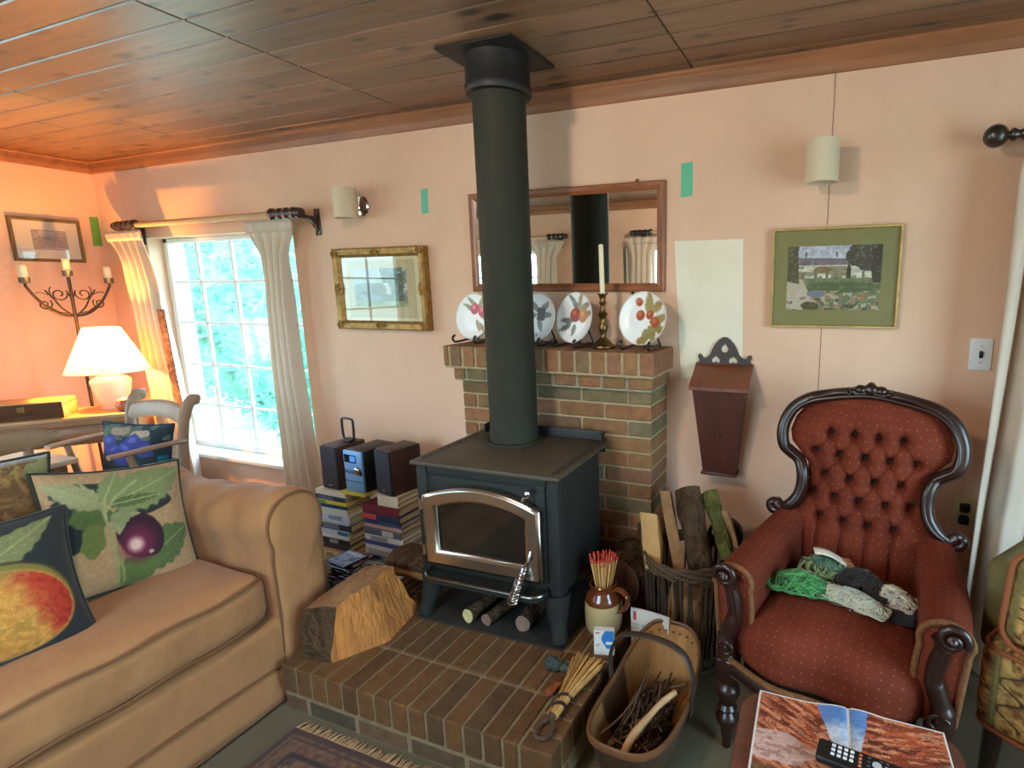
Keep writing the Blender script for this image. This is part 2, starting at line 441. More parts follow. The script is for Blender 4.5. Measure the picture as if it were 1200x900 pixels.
def shrub(label,loc,r,h,n,seed,hue,ls=1.):
    q=random.Random(seed); t=thing('garden_shrub',label,'shrub',loc,group='shrubs in the garden beyond the window')
    def rad(a,b): return 1+.16*sin(3*a+seed)*cos(2*b)+.10*sin(7*a+5*b+seed)
    m=M()
    for k in range(n):
        a=q.uniform(0,2*pi);b=q.uniform(-1,1);rr=q.uniform(.84,1.02)*rad(a,b)
        c=Vector((cos(a)*math.sqrt(1-b*b)*r*rr,sin(a)*math.sqrt(1-b*b)*r*rr,h*.5+b*h*.5*rr))
        L=q.uniform(.035,.075)*ls;e=Euler((q.uniform(-1,1),q.uniform(-1,1),q.uniform(0,6.28))).to_matrix()
        P=[(0,-L,0),(L*.4,-L*.2,.01),(L*.32,L*.4,.008),(0,L,-.008),(-L*.32,L*.4,.008),(-L*.4,-L*.2,.01)]
        g=q.uniform(.5,1.35)
        m.add([c+e@Vector(p) for p in P],[tuple(range(6))],col=(hue[0]*g,hue[1]*g,hue[2]*g))
    m.build('foliage',leaf_m,t,recalc=False,smooth=0)
    m=M()
    m.grid(lambda u,v:(cos(2*pi*u)*sin(pi*v)*r*.86*rad(2*pi*u,-cos(pi*v)),sin(2*pi*u)*sin(pi*v)*r*.86*rad(2*pi*u,-cos(pi*v)),h*.5-cos(pi*v)*h*.44),40,24,closeu=True)
    m.build('leaf_mass',core_m,t)
    m=M(); m.tube([(0,0,0),(.02,0,h*.25)],[.06,.04],8); m.build('stem',bark_m,t)
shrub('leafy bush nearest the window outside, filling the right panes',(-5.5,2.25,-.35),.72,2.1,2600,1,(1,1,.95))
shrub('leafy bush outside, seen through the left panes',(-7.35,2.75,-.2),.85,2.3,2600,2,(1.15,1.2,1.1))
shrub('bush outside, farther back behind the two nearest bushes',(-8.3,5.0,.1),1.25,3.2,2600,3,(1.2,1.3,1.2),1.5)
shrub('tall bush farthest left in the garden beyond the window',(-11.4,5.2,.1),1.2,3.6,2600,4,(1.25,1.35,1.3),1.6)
shrub('bush outside, seen beside the right curtain',(-4.75,3.75,-.1),.8,2.8,2000,5,(1.1,1.2,1.0),1.2)
q=random.Random(77); t=thing('garden_hedge','long tall hedge closing the far end of the garden beyond the window','hedge',(-10.5,8.6,1.2))
m=M(); m.grid(lambda u,v:(-7.5+15*u,-.6*sin(pi*v)**.6-.16*sin(u*41+3*v)*sin(v*9+u*5)-.1*sin(u*97)*sin(v*23),-1.5+4.6*v),140,40); m.build('leaf_mass',core_m,t,recalc=False)
m=M()
for k in range(5200):
    u=q.random();v=q.random(); c=Vector((-7.5+15*u,-.62*sin(pi*v)**.6-.16*sin(u*41+3*v)*sin(v*9+u*5)-.1*sin(u*97)*sin(v*23)-.05,-1.5+4.6*v))
    L=q.uniform(.06,.13);e=Euler((q.uniform(-1,1),q.uniform(-1,1),q.uniform(0,6.28))).to_matrix(); g=q.uniform(.6,1.6)
    m.add([c+e@Vector(p) for p in [(0,-L,0),(L*.4,0,.01),(0,L,-.01),(-L*.4,0,.01)]],[(0,1,2,3)],col=(1.15*g,1.25*g,1.15*g))
m.build('foliage',leaf_m,t,recalc=False,smooth=0)
m=M(); m.box((-5.24,.75,.9),(.11,.11,2.6),.008); m.box((-5.24,.75,-.33),(.17,.17,.1),.01); m.box((-5.24,.75,2.15),(.17,.17,.1),.01)
props(m.build('porch_post',white_m,smooth=0),'white square porch post outside, behind the left column of panes','post')
# ---------------------------------------------------------------- brick mantelpiece
brick_m=mat('brick',(255,255,255),rough=.85,vcol=True,var=.22,vs=26,bump=.5,bs=150,spec=.3)
mortar_m=mat('mortar',(172,152,118),rough=.95,var=.15,vs=40,bump=.5,bs=200)
mortar_dark=mat('mortar_grey',(150,146,126),rough=.95,var=.2,vs=40,bump=.5,bs=200)
q=random.Random(11)
def bcol(pal):
    c=q.choice(pal);f=q.uniform(.85,1.15)
    return tuple(x*f for x in lin(c))
PAL=[(132,96,66),(142,104,70),(124,100,68),(112,98,74),(150,104,72),(118,88,64),(136,98,74),(120,104,74)]
m=M()
px0,px1,pf=-1.605,-.683,-.22
z=1.0;r=0;cs=.0675
while z>.17+.02:
    x=px1-(0 if r%2 else .106)
    if r%2==0: m.span((px1-.1,-.002,z-cs+.009),(px1,pf,z),.004,seg=1,col=bcol(PAL))
    while x>px0+.01:
        xa=max(px0,x-.203)
        m.span((xa,-.002,z-cs+.009),(x,pf,z),.004,seg=1,col=bcol(PAL)); x-=.213
    z-=cs;r+=1
# two corbelled rows
x=-.672
k=0
while x>-1.62:
    wd=.1
    xa=max(-1.628,x-wd); m.span((xa,-.002,1.008),(x,-.247,1.062),.004,seg=1,col=bcol(PAL)); x-=wd+.012
x=-.655
while x>-1.65:
    xa=max(-1.66,x-.058); m.span((xa,-.002,1.07),(x,-.272,1.16),.004,seg=1,col=bcol([(150,110,76),(138,96,70),(128,104,76),(148,104,80)])); x-=.07
nb=len(m.F)
m.span((px0+.003,-.003,.17),(px1-.004,pf+.006,1.006),mi=1)
m.span((-1.625,-.003,1.0),(-.676,-.242,1.068),mi=2)
m.span((-1.655,-.003,1.06),(-.66,-.267,1.157),mi=1)
mt=m.build('brick_mantelpiece',[brick_m,mortar_m,mortar_dark],smooth=30)
props(mt,'brown brick mantelpiece against the peach wall, topped with upright bricks','mantelpiece')
# ---------------------------------------------------------------- hearth
m=M()
hx0,hx1,hy=-1.69,-.655,-1.15
HP=[(100,70,42),(108,74,42),(94,66,40),(104,70,42),(98,72,46),(110,76,44)]
def hrow(y0,y1,x0,x1,z0,z1):
    x=x0
    while x<x1-.02:
        xb=min(x1,x+.0585); m.span((x,y0,z0),(xb,y1,z1),.004,seg=1,col=bcol(HP)); x+=.0677
hrow(hy,-.96,hx0,hx1-.11,.072,.17); hrow(-.95,-.75,hx0,hx1-.11,.072,.17); hrow(-.74,-.53,hx0,hx1-.11,.072,.17); hrow(-.52,-.24,hx0,hx1-.11,.072,.17)
y=hy
while y<-.26:
    yb=min(-.24,y+.0585); m.span((hx1-.1,y,.072),(hx1,yb,.17),.004,seg=1,col=bcol(HP)); y+=.0677
x=hx0;k=0
while x<hx1-.03:
    L=.203 if k%4 else .1
    xb=min(hx1,x+L); m.span((xb,hy+.004,0.002),(x,hy+.1,.06),.004,seg=1,col=bcol([(96,78,58),(84,74,58),(104,80,60)])); x+=L+.011;k+=1
y=hy+.11
while y<-.3:
    m.span((hx1-.1,y,.002),(hx1-.004,y+.2,.06),.004,seg=1,col=bcol(HP)); y+=.212
m.span((hx0+.003,hy+.005,0.002),(hx1-.004,-.24,.1645),mi=1)
hr=m.build('brick_hearth',[brick_m,mat('mortar_pale',(140,122,92),rough=.95,var=.2,vs=40,bump=.5,bs=200)],smooth=30)
props(hr,'low raised brick hearth under the wood stove','hearth')
# ---------------------------------------------------------------- wood stove
SX,SY,SZ=-1.145,-.535,.182
stove_m=mat('stove_black',(36,38,35),rough=.62,var=.12,vs=14,bump=.1,bs=260,spec=.25)
top_m=mat('stove_top_dusty',(72,62,48),rough=.6,var=.25,vs=7,bump=.1,bs=260)
nick_m=mat('brushed_nickel',(196,192,186),rough=.2,metal=1.)
t=thing('wood_stove','black cast wood stove with arched nickel door on the brick hearth','stove',(SX,SY,SZ),math.radians(1.6))
m=M()
m.span((-.288,-.185,.15),(.288,.19,.596),.012)
m.span((-.298,-.198,.15),(-.245,-.13,.594),.02); m.span((.245,-.198,.15),(.298,-.13,.594),.02)   # corner posts
m.span((-.247,-.192,.555),(.247,-.15,.592),.008)
m.span((-.25,-.19,.15),(.25,-.16,.21),.006)
m.span((.20,-.195,.19),(.243,-.16,.57),.008)
m.build('body',stove_m,t)
m=M(); m.span((-.305,-.212,.596),(.305,.252,.611),.004); m.build('top_plate',top_m,t)
for sx in(-1,1):
    m=M()
    for i in range(10):
        for j in range(2):
            m.span((sx*(.268+j*.014)-.0045,-.185+i*.036+j*.014,.6105),(sx*(.268+j*.014)+.0045,-.163+i*.036+j*.014,.6118))
    m.build('vent_slots',black_iron,t)
m=M(); m.span((-.27,.253,.56),(.285,.261,.65),.003); m.span((-.27,.215,.6115),(-.262,.258,.648),.002); m.span((.277,.215,.6115),(.285,.258,.648),.002)
m.build('heat_shield',black_iron,t)
# arched door
def arch(x0,x1,z0,zs,zm,n=20,rc=.012):
    P=[(x0,z0),(x1,z0)]
    for i in range(n+1):
        a=i/n; x=x1+(x0-x1)*a; P.append((x,zs+(zm-zs)*(1-(2*a-1)**2)))
    return P
dr=M(); dr.poly([arch(-.238,.222,.232,.478,.528),arch(-.204,.188,.268,.455,.496)],.036,bev=.014,T=Matrix.Translation((0,-.21,0)))
d=dr.build('door',nick_m,t,smooth=50)
m=M(); m.poly([arch(-.208,.192,.264,.459,.5)],.006,T=Matrix.Translation((0,-.207,0)))
m.build('glass',mat('sooty_glass',(30,24,20),rough=.08,var=.35,vs=6,coat=.6),d,smooth=0)
m=M()
pts=[(.175-.02*i/60,-.237-.05*i/60,.285-.105*i/60) for i in range(61)]
m.tube([(.198,-.225,.34),(.196,-.24,.31),(.176,-.238,.283)],[.006,.006,.006],8); 
m.tube([pts[0],pts[-1]],[.005,.005],8)
coil=[]
for i in range(241):
    f=i/240;a=f*2*pi*11;p0=Vector(pts[0]).lerp(Vector(pts[-1]),.08+f*.92);rr=.010+.007*f
    coil.append(p0+Vector((cos(a)*rr,sin(a)*rr*.8,sin(a)*rr*.35)))
m.tube(coil,.0030,6)
m.build('handle',nick_m,d)
for zz in(.27,.45):
    m=M(); m.tube([(-.262,-.21,zz-.02),(-.262,-.21,zz+.02)],.012,12); m.span((-.262,-.214,zz-.012),(-.23,-.204,zz+.012),.002); m.build('hinge',nick_m,t)
m=M(); m.tube([(.198,-.19,.552),(.198,-.226,.552)],.007,10); m.lathe([(0,-.011),(.008,-.008),(.011,0),(.008,.008),(0,.011)],12,c=(.198,-.23,.552)); m.tube([(.192,-.22,.535),(.186,-.238,.533)],.006,8); m.lathe([(0,-.009),(.0085,0),(0,.009)],12,c=(.186,-.24,.533))
m.build('air_knob',nick_m,t)
# ash lip
def lip(r):
    o=[(-.248,-.17),(-.248,-.262+r)]
    for i in range(7): a=pi+i/6*pi/2; o.append((-.248+r+cos(a)*r,-.262+r+sin(a)*r))
    for i in range(7): a=1.5*pi+i/6*pi/2; o.append((.245-r+cos(a)*r,-.262+r+sin(a)*r))
    o.append((.245,-.17)); return o
O=lip(.045)
m=M(); n=len(O)
V=[(x,y,.168) for x,y in O]+[(x,y,.182) for x,y in O]
m.add(V,[tuple(range(n))[::-1],tuple(range(n,2*n))]+[(i,(i+1)%n,n+(i+1)%n,n+i) for i in range(n)])
al=m.build('ash_lip',stove_m,t)
m=M(); m.tube([(x,y,.188) for x,y in O],.0065,8); m.build('rim',mat('dull_nickel',(120,116,108),rough=.3,metal=1),al)
def leg(sx,sy):
    m=M()
    m.tube([(sx*.262,sy*.165+(.0),.16),(sx*.268,sy*.175,.1),(sx*.28,sy*.195,.04),(sx*.288,sy*.205,0)],[.05,.04,.028,.032],12,sx=1,sy=1)
    m.build('leg',stove_m,t)
for sx in(-1,1):
    for sy in(-1,1): leg(sx,sy)
# flue
FX,FY=-1.216,-.402
flue_m=mat('flue_black',(48,48,40),rough=.68,var=.1,vs=10,spec=.2)
t=thing('flue_pipe','tall black stove pipe rising from the wood stove to the ceiling','stove pipe',(FX,FY,.7935))
m=M(); m.lathe([(.0965,0),(.0965,.5),(.0975,.502),(.0975,1.38)],40); m.build('pipe',flue_m,t,smooth=50)
m=M(); m.lathe([(.112,0),(.112,.012)],40); m.build('collar',flue_m,t,smooth=50)
m=M(); m.lathe([(.1,1.315),(.118,1.318),(.121,1.325),(.121,1.345),(.117,1.35),(.116,1.44),(.116,1.445)],40); m.build('ceiling_thimble',black_iron,t,smooth=50)
m=M(); m.span((-.155,-.155,1.443),(.155,.155,1.4485)); o=m.build('ceiling_plate',black_iron,t,smooth=0)
# pad under the stove
m=M(); m.span((-.31,-.235,0),(.31,.2,.006),.002)
o=m.build('stove_pad',mat('slate_pad',(38,36,34),rough=.8,var=.3,vs=20),smooth=0); place(o,(SX,SY,.1705),math.radians(1.6)); props(o,'dark flat metal pad under the wood stove','floor pad')
# ---------------------------------------------------------------- things on the back wall
# sconces
shade_m=cloth_thin('sconce_shade',(236,222,196),.3)
def sconce(label,x,z,yw=-.002):
    t=thing('wall_sconce',label,'wall lamp',(x,yw,z),group='wall sconces with cylinder shades')
    m=M(); m.lathe([(.052,0),(.052,.004),(.046,.012),(.02,.016),(0,.017)],28,T=Matrix.Rotation(pi/2,4,'X')); m.build('back_plate',mat('polished_steel',(210,208,206),rough=.12,metal=1),t)
    m=M(); m.tube([(0,-.012,-.02),(0,-.06,-.045),(0,-.095,-.05),(0,-.10,-.03)],.006,8); m.lathe([(.014,-.05),(.014,.0),(0,.002)],12,c=(0,-.10,0)); m.build('arm',mat('polished_steel'),t)
    m2=M()
    m2.grid(lambda u,v:(cos(u*2*pi)*.058,-.10+sin(u*2*pi)*.058,-.072+.144*v),36,3,closeu=True)
    m2.grid(lambda u,v:(cos(u*2*pi)*.0565,-.10+sin(u*2*pi)*.0565,-.072+.144*v),36,3,closeu=True)
    m2.build('shade',shade_m,t,smooth=60,recalc=False)
sconce('wall lamp with pale cylinder shade just right of the window curtain',-2.345,1.838)
sconce('wall lamp with cream cylinder shade above the green matted picture',-.083,1.848)
# tapes
def tape(label,c,w,h,rz,rot,rgb,name):
    m=M(); P=[(-w/2,-h/2),(w/2,-h/2+.004),(w/2,h/2),(-w/2+.003,h/2-.003)]
    m.poly([P],.0012); o=m.build('masking_tape',mat(name,rgb,rough=.7,var=.06,vs=40),smooth=0); o.location=c; o.rotation_euler=(0,rot,rz)
    props(o,label,'tape')
tape('teal tape strip on the wall left of the mirror',(-1.938,-.001,1.838),.042,.12,0,.02,(106,190,160),'teal_tape')
tape('teal tape strip on the wall right of the mirror',(-.605,-.001,1.842),.05,.135,0,-.01,(98,188,150),'teal_tape_b')
tape('green tape strip on the left wall near the corner',(XL+.001,-.036,1.80),.05,.19,pi/2,0,(92,158,70),'green_tape')
# framed pictures -------------------------------------------------------------
def picture(name,label,w,h,fw,fd,frame_m,art,mat_rgb,aw,ah,loc,rz=0,tilt=0,ornate=False,prof=None,nu=120,nv=90,ax=0,az=0,mount=0):
    """origin at the centre on the wall, front towards -y"""
    t=thing(name,label,'picture',loc,rz,rot=(0,tilt,rz))
    m=M()
    pr=prof or [(0,0),(0,fd*.8),(fw*.15,fd),(fw*.7,fd*.9),(fw,fd*.55),(fw,0)]
    cs=[(-w/2,-h/2),(w/2,-h/2),(w/2,h/2),(-w/2,h/2)]; n=len(pr)
    V=[]
    for (x,z) in cs:
        for d,y in pr: V.append((x-math.copysign(d,x),-y,z-math.copysign(d,z)))
    F=[]
    for k in range(4):
        for i in range(n): F.append((k*n+i,k*n+(i+1)%n,((k+1)%4)*n+(i+1)%n,((k+1)%4)*n+i))
    m.add(V,F)
    fr=m.build('frame',frame_m,t,smooth=30)
    if ornate:
        m=M(); q=random.Random(5)
        for cx,cz in [*cs,(0,-h/2),(0,h/2),(-w/2,0),(w/2,0)]:
            bx=cx-math.copysign(fw*.5,cx) if cx else 0; bz=cz-math.copysign(fw*.5,cz) if cz else 0
            al=(1.5,.7) if cx==0 else ((.7,1.5) if cz==0 else (1,1))
            for k in range(6):
                a=k*1.05; m.lathe([(0,-.007),(.006,-.004),(.0085,0),(.006,.004),(0,.007)],8,T=Matrix.Translation((bx+cos(a)*.017*al[0],-fd*.93,bz+sin(a)*.017*al[1]))@Matrix.Rotation(-a,4,'Y')@Matrix.Diagonal((1.5,.7,.8,1)))
            m.tube([(bx+(.004+.0012*i)*cos(i*.7)*al[0],-fd*1.02,bz+(.004+.0012*i)*sin(i*.7)*al[1]) for i in range(16)],.003,6)
        m.build('carving',mat('gilt_dark',(168,128,68),rough=.45,metal=.55,var=.35,vs=40),fr)
    m=M(); m.span((-w/2+fw*.6,-.002,-h/2+fw*.6),(w/2-fw*.6,-fd*.45,h/2-fw*.6)); m.build('mount',mat_rgb,t,smooth=0)
    m=M(); m.grid(lambda u,v:(ax+(u-.5)*aw,-fd*.45-.0008,az+(v-.5)*ah),nu,nv,colfn=art)
    m.build('artwork',mat('printed_art',(255,255,255),rough=.6,vcol=True),t,smooth=0,recalc=False)
    m=M(); m.span((-w/2+fw*.8,-fd*.45-.004,-h/2+fw*.8),(w/2-fw*.8,-fd*.45-.0055,h/2-fw*.8)); m.build('glass',pic_glass,t,smooth=0)
    return t
def art_cottage(u,v):
    p=Paint(u,v,(214,216,224)); p.rect(0,.0,1,.52,(196,188,160))
    p.lay(((v>.8)).astype(float)*(.6*fb(u*6,v*6,3)),(150,170,215))
    p.lay(((v>.68)&(v<.83-.05*u)&(u>.1)&(u<.72)).astype(float),(120,112,122))           # slate roof
    p.lay(((v>.46)&(v<.70)&(u>.08)&(u<.9)).astype(float),(222,218,200))                  # pale house front
    for x in(.16,.3,.42,.52,.66,.8): p.rect(x,.5,x+.03,.6,(120,116,110))
    for x in(.19,.52): p.rect(x,.83,x+.02,.9,(90,80,80))
    p.lay(((fb(u*14,v*14,9)>.5)&(v>.5)&(v<.68)&(u<.75)).astype(float)*.8,(128,124,88))
    p.ell(.38,.63,.1,.05,(140,116,74),wob=.5,seed=2); p.ell(.665,.58,.025,.12,(40,48,34),wob=.2)
    p.lay(((v<.5)).astype(float)*.9,(110,124,82)); p.noise(.25,30,4)
    p.ell(.58,.36,.4,.09,(84,104,66),wob=.3,seed=4); p.lay((((u+v*.35)<.34)&(v<.48)).astype(float)*.85,(220,206,186))
    p.lay(((fb(u*16,v*16,6)>.53)&(v<.26)).astype(float)*.8,(186,130,100)); p.lay(((fb(u*20,v*20,16)>.55)&(v<.3)).astype(float)*.7,(214,206,196))
    p.ell(.33,.25,.1,.06,(120,134,150),wob=.4,seed=8); p.ell(.27,.06,.1,.07,(84,82,40),wob=.5,seed=7); p.lay(((fb(u*18,v*18,21)>.6)&(v<.2)).astype(float)*.7,(60,60,58))
    p.lay(((u<.13+.06*(fb(v*9,u*3,1)-.5))&(v>.45-.3*u)).astype(float)*(.5+fb(u*22,v*22,5)),(72,74,48))
    d=((u-.98)/.36)**2+((v-.85)/.26)**2+.6*(fb(u*12,v*12,11)-.5); p.lay((d<1).astype(float)*.93,(58,60,50))
    p.lay(((u>.9+.05*(vn(v*9,u,3)-.5))&(v>.43)).astype(float),(52,52,44)); p.lay((fb(u*40,v*40,31)>.62).astype(float)*.35,(180,190,180))
    return p.c
def art_watercolour(u,v):
    p=Paint(u,v,(206,188,144)); inn=((u>.1)&(u<.88)&(v>.2)&(v<.86)).astype(float)
    p.lay(inn*.9,(184,196,206)); p.lay(inn*((v>.5)&(fb(u*5,v*5,2)>.45))*.6,(214,212,206))
    p.lay(inn*((v<.62-.25*np.abs(u-.3))&(u<.55))*.8,(120,130,146))
    p.lay(inn*((fb(u*9,v*9,4)>.42)&(u>.52)&(v>.3))*.95,(104,116,92)); p.lay(inn*((fb(u*16,v*16,8)>.52)&(u>.5))*.8,(72,84,70))
    p.lay(inn*(v<.3)*.9,(150,160,104)); p.lay(inn*((fb(u*14,v*14,3)>.55)&(v<.5))*.6,(96,104,88))
    p.lay(inn*(((u-.47)**2+(v-.5)**2)<.012)*.8,(110,84,74))
    return p.c
def art_etching(u,v):
    p=Paint(u,v,(186,180,176)); e=((u>.28)&(u<.78)&(v>.28)&(v<.74)).astype(float)
    p.c[:]=(226,220,208); b=((u>.26)&(u<.80)&(v>.25)&(v<.77)).astype(float); p.lay(b,(96,82,80)); p.lay(((u>.27)&(u<.79)&(v>.265)&(v<.755)).astype(float),(188,178,180))
    p.lay(e*((v<.74-.9*np.abs(u-.5))&(v>.3))*.5,(140,132,150)); p.lay(e*(fb(u*24,v*30,5)>.5)*.55,(120,112,128)); p.lay(e*((v>.6)&(np.abs(u-.5)<.12))*.6,(216,208,206))
    return p.c
gilt=mat('gilt_frame',(160,124,68),rough=.42,metal=.55,var=.4,vs=30,bump=.5,bs=120)
picture('gilt_picture','watercolour in an ornate gold frame between window and stove pipe',.612,.424,.047,.045,gilt,art_watercolour,mat('cream_slip',(236,222,184),rough=.8),.458,.300,(-2.242,-.001,1.412),ornate=True,ax=0.0,az=0)
picture('matted_picture','picture of a white cottage in a wide green mount, on the right wall',.458,.377,.011,.022,mat('thin_gilt',(190,162,104),rough=.45,metal=.4,var=.2,vs=20),art_cottage,mat('sage_mount',(142,140,92),rough=.9,var=.06,vs=60),.334,.24,(-.024,-.001,1.443),tilt=-.002,ax=-.002,az=0,nu=150,nv=110)
picture('etching_picture','small etching in a dark frame on the left wall above the candles',.335,.262,.018,.018,mat('dark_gilt',(104,84,50),rough=.5,metal=.3,var=.3,vs=30),art_etching,mat('ivory_mount',(228,222,208),rough=.85),.30,.227,(XL+.001,-.287,1.726),rz=pi/2,tilt=0,nu=110,nv=80)
# mirror
t=thing('wall_mirror','wide mirror in a mahogany frame above the brick mantelpiece','mirror',(-1.178,-.001,1.622),rot=(0,.004,0))
w,h,fw=.972,.452,.036
m=M(); pr=[(0,0),(0,.02),(.006,.026),(.014,.024),(.028,.016),(.036,.012),(.036,0)]
V=[];F=[];n=len(pr)
for (x,z) in[(-w/2,-h/2),(w/2,-h/2),(w/2,h/2),(-w/2,h/2)]:
    for d_,y_ in pr: V.append((x-math.copysign(d_,x),-y_,z-math.copysign(d_,z)))
for k in range(4):
    for i in range(n): F.append((k*n+i,k*n+(i+1)%n,((k+1)%4)*n+(i+1)%n,((k+1)%4)*n+i))
m.add(V,F); m.build('frame',mat('mirror_mahogany',(142,84,52),rough=.32,var=.2,vs=10,coat=.3),t,smooth=30)
m=M(); m.span((-w/2+.03,-.002,-h/2+.03),(w/2-.03,-.012,h/2-.03)); m.build('mirror_glass',mat('silvered_glass',(232,236,234),rough=.0,metal=1),t,smooth=0)
m=M()
for x,z in((.36,h/2+.006),(.34,-h/2-.006)): m.lathe([(0,-.008),(.007,-.004),(.008,.0),(.005,.006),(0,.008)],10,c=(x,-.008,z))
m.build('wall_clip',brass_dark,t)
# plates on stands ---------------------------------------------------------------
china=mat('white_china',(244,244,246),rough=.3,vcol=True,coat=.05,spec=.4)
def plate_paint(kind):
    def f(u,v):
        x=(u-.5)*2;y=(v-.5)*2
        x=x/1.22; y=y/1.22; p=Paint(x,y,(255,255,255)); G=(156,154,118);G2=(128,134,124);Br=(176,152,116)
        if kind==0:
            for a in((.1,.3,-.4,.72),(.1,.3,.5,.75),(.2,.1,.75,-.1),(.1,-.1,.35,-.55),(.2,-.2,.65,-.55),(.0,.2,-.55,.45)): p.leaf(*a,.09,G if a[3]>0 else Br,seed=1)
            p.ell(-.02,.28,.2,.2,(196,84,104),soft=.25);p.ell(-.06,.33,.08,.08,(236,150,150),soft=1); p.ell(.36,.2,.2,.19,(204,92,110),soft=.25);p.ell(.32,.26,.08,.08,(240,160,150),soft=1)
            p.ell(-.62,-.55,.05,.05,(120,50,40)); p.leaf(-.62,-.55,-.7,-.7,.03,G2)
        elif kind==1:
            for a in((0,.2,-.5,.6),(0,.2,.5,.55),(0,.1,.65,.1),(0,0,.2,-.5),(-.1,.1,-.6,0)): p.leaf(*a,.11,G2)
            for i in range(9): p.ell(.1*(i%3)+.0,.25-.13*(i//3),.09,.09,(78,60,72),soft=.3)
            p.ell(.0,-.6,.05,.05,(150,40,40))
        elif kind==2:
            for a in((0,.3,-.35,.75),(0,.3,.3,.85),(.1,.3,.75,.5),(-.1,-.1,-.7,-.1),(-.2,-.2,-.65,-.45),(0,-.2,-.1,-.6),(.3,.1,.85,.2)): p.leaf(*a,.1,G2 if a[2]<0 else G)
            p.ell(-.03,.1,.25,.23,(164,60,44),soft=.2);p.ell(-.1,.16,.09,.08,(206,110,70),soft=1); p.ell(.33,.08,.2,.22,(196,130,84),soft=.25);p.ell(.28,.14,.08,.09,(232,176,120),soft=1)
            p.ell(.3,-.78,.07,.05,(150,30,40)); 
        else:
            for a in((.1,.2,.2,.85),(.2,.2,.7,.55),(.3,-.1,.8,-.45),(.2,-.2,.5,-.75),(.2,-.1,.9,.1),(.1,-.3,.15,-.8)): p.leaf(*a,.14,(176,160,100) if a[3]>-.3 else (160,150,92))
            for c in((-.2,.5,.12),(-.12,.1,.15),(.2,.12,.13),(.4,-.1,.15),(-.02,-.68,.12)): p.ell(c[0],c[1],c[2],c[2]*1.05,(178,84,56) if c[1]>-.5 else (150,140,80),soft=.25); p.ell(c[0]-.03,c[1]+.04,c[2]*.4,c[2]*.4,(214,130,90),soft=1)
            p.ell(-.7,-.5,.05,.04,(160,60,60))
        rr=np.hypot(x,y)*1.22; p.lay(((rr>.955)).astype(float),(216,206,190))
        return p.c
    return f
iron_brown=mat('dark_bentwood',(40,28,24),rough=.4,coat=.3)
def plate(label,slabel,x,y,d,kind,lean=.2,yaw=0):
    r=d/2
    t=thing('china_plate',label,'plate',(x,y,1.1635+.012),rot=(-lean,0,yaw),group='fruit painted plates along the mantel')
    m=M()
    def prof(rr): return .0 if rr<.62 else .016*((rr-.62)/.38)**1.3
    n=72
    V=[];F=[]
    def fn(u,v):
        a=2*pi*u;rr=v
        return (cos(a)*rr*r,-prof(rr),r+sin(a)*rr*r)
    pf=plate_paint(kind)
    m.grid(fn,n,44,closeu=True,colfn=lambda u,v:pf(.5+.5*np.cos(2*pi*u)*v,.5+.5*np.sin(2*pi*u)*v))
    m.grid(lambda u,v:(cos(2*pi*u)*v*r,-prof(v)+.005,r+sin(2*pi*u)*v*r),n,8,closeu=True)
    m.grid(lambda u,v:(cos(2*pi*u)*r,-prof(1)+.005*v,r+sin(2*pi*u)*r),n,2,closeu=True)
    m.build('dish',china,t,smooth=60)
    s=thing('plate_stand',slabel,'plate stand',(x,y,1.1635),yaw,group='small dark easels holding the plates')
    m=M()
    for sx in(-1,1):
        m.tube(spline([(sx*.045,.085,.003),(sx*.05,.045,.012),(sx*.062,-.012,.004),(sx*.066,-.05,.004),(sx*.068,-.058,.024),(sx*.066,-.044,.034)],5),.0055,8)
        m.tube([(sx*.045,.085,.003),(sx*.03,.06,.08),(sx*.012,.062,.13)],.004,6)
    m.tube([(-.05,.045,.008),(.05,.045,.008)],.004,6); m.tube([(-.012,.062,.13),(.012,.062,.13)],.004,6)
    m.build('easel',iron_brown,s)
plate('white plate with pink apples, leftmost on the mantel','dark easel under the pink apple plate',-1.606,-.125,.217,0,yaw=-.15)
plate('white plate with dark berries, half hidden behind the stove pipe','dark easel under the berry plate behind the pipe',-1.262,-.125,.217,1,yaw=-.25)
plate('white plate with red and orange fruit, left of the brass candlestick','dark easel under the plate left of the candlestick',-1.068,-.145,.222,2,yaw=-.38)
plate('white plate with small red fruit sprays, rightmost on the mantel','dark easel under the plate at the right mantel end',-.752,-.148,.224,3,yaw=-.20)
# candlestick
t=thing('candlestick','turned brass candlestick on the brick mantel','candlestick',(-.921,-.15,1.1605))
m=M(); m.lathe([(0,0),(.05,0),(.053,.006),(.05,.014),(.038,.02),(.03,.03),(.014,.045),(.012,.06),(.018,.075),(.021,.09),(.014,.105),(.010,.115),(.014,.13),(.022,.142),(.014,.152),(.010,.165),(.0105,.18),(.016,.19),(.012,.197),(.013,.21),(.017,.222),(.024,.226),(.024,.23),(.012,.23),(.011,.222),(0,.222)],28); m.build('stem',brass_dark,t,smooth=50)
cw=mat('candle_wax',(238,226,192),rough=.5,spec=.4)
def candle(label,loc,r,h,group=None,rot=(0,0,0)):
    t=thing('candle',label,'candle',loc,rot=rot,group=group)
    m=M(); m.lathe([(0,0),(r,0),(r*.97,h*.7),(r*.93,h-.004),(r*.7,h),(0,h-.003)],18); m.build('wax',cw,t,smooth=50)
    m=M(); m.tube([(0,0,h-.004),(0.001,0,h+.008)],.001,5); m.build('wick',black_iron,t)
candle('tall thin cream candle in the brass candlestick on the mantel',(-.921,-.15,1.1605+.2225),.0105,.205,rot=(0,-.02,0))
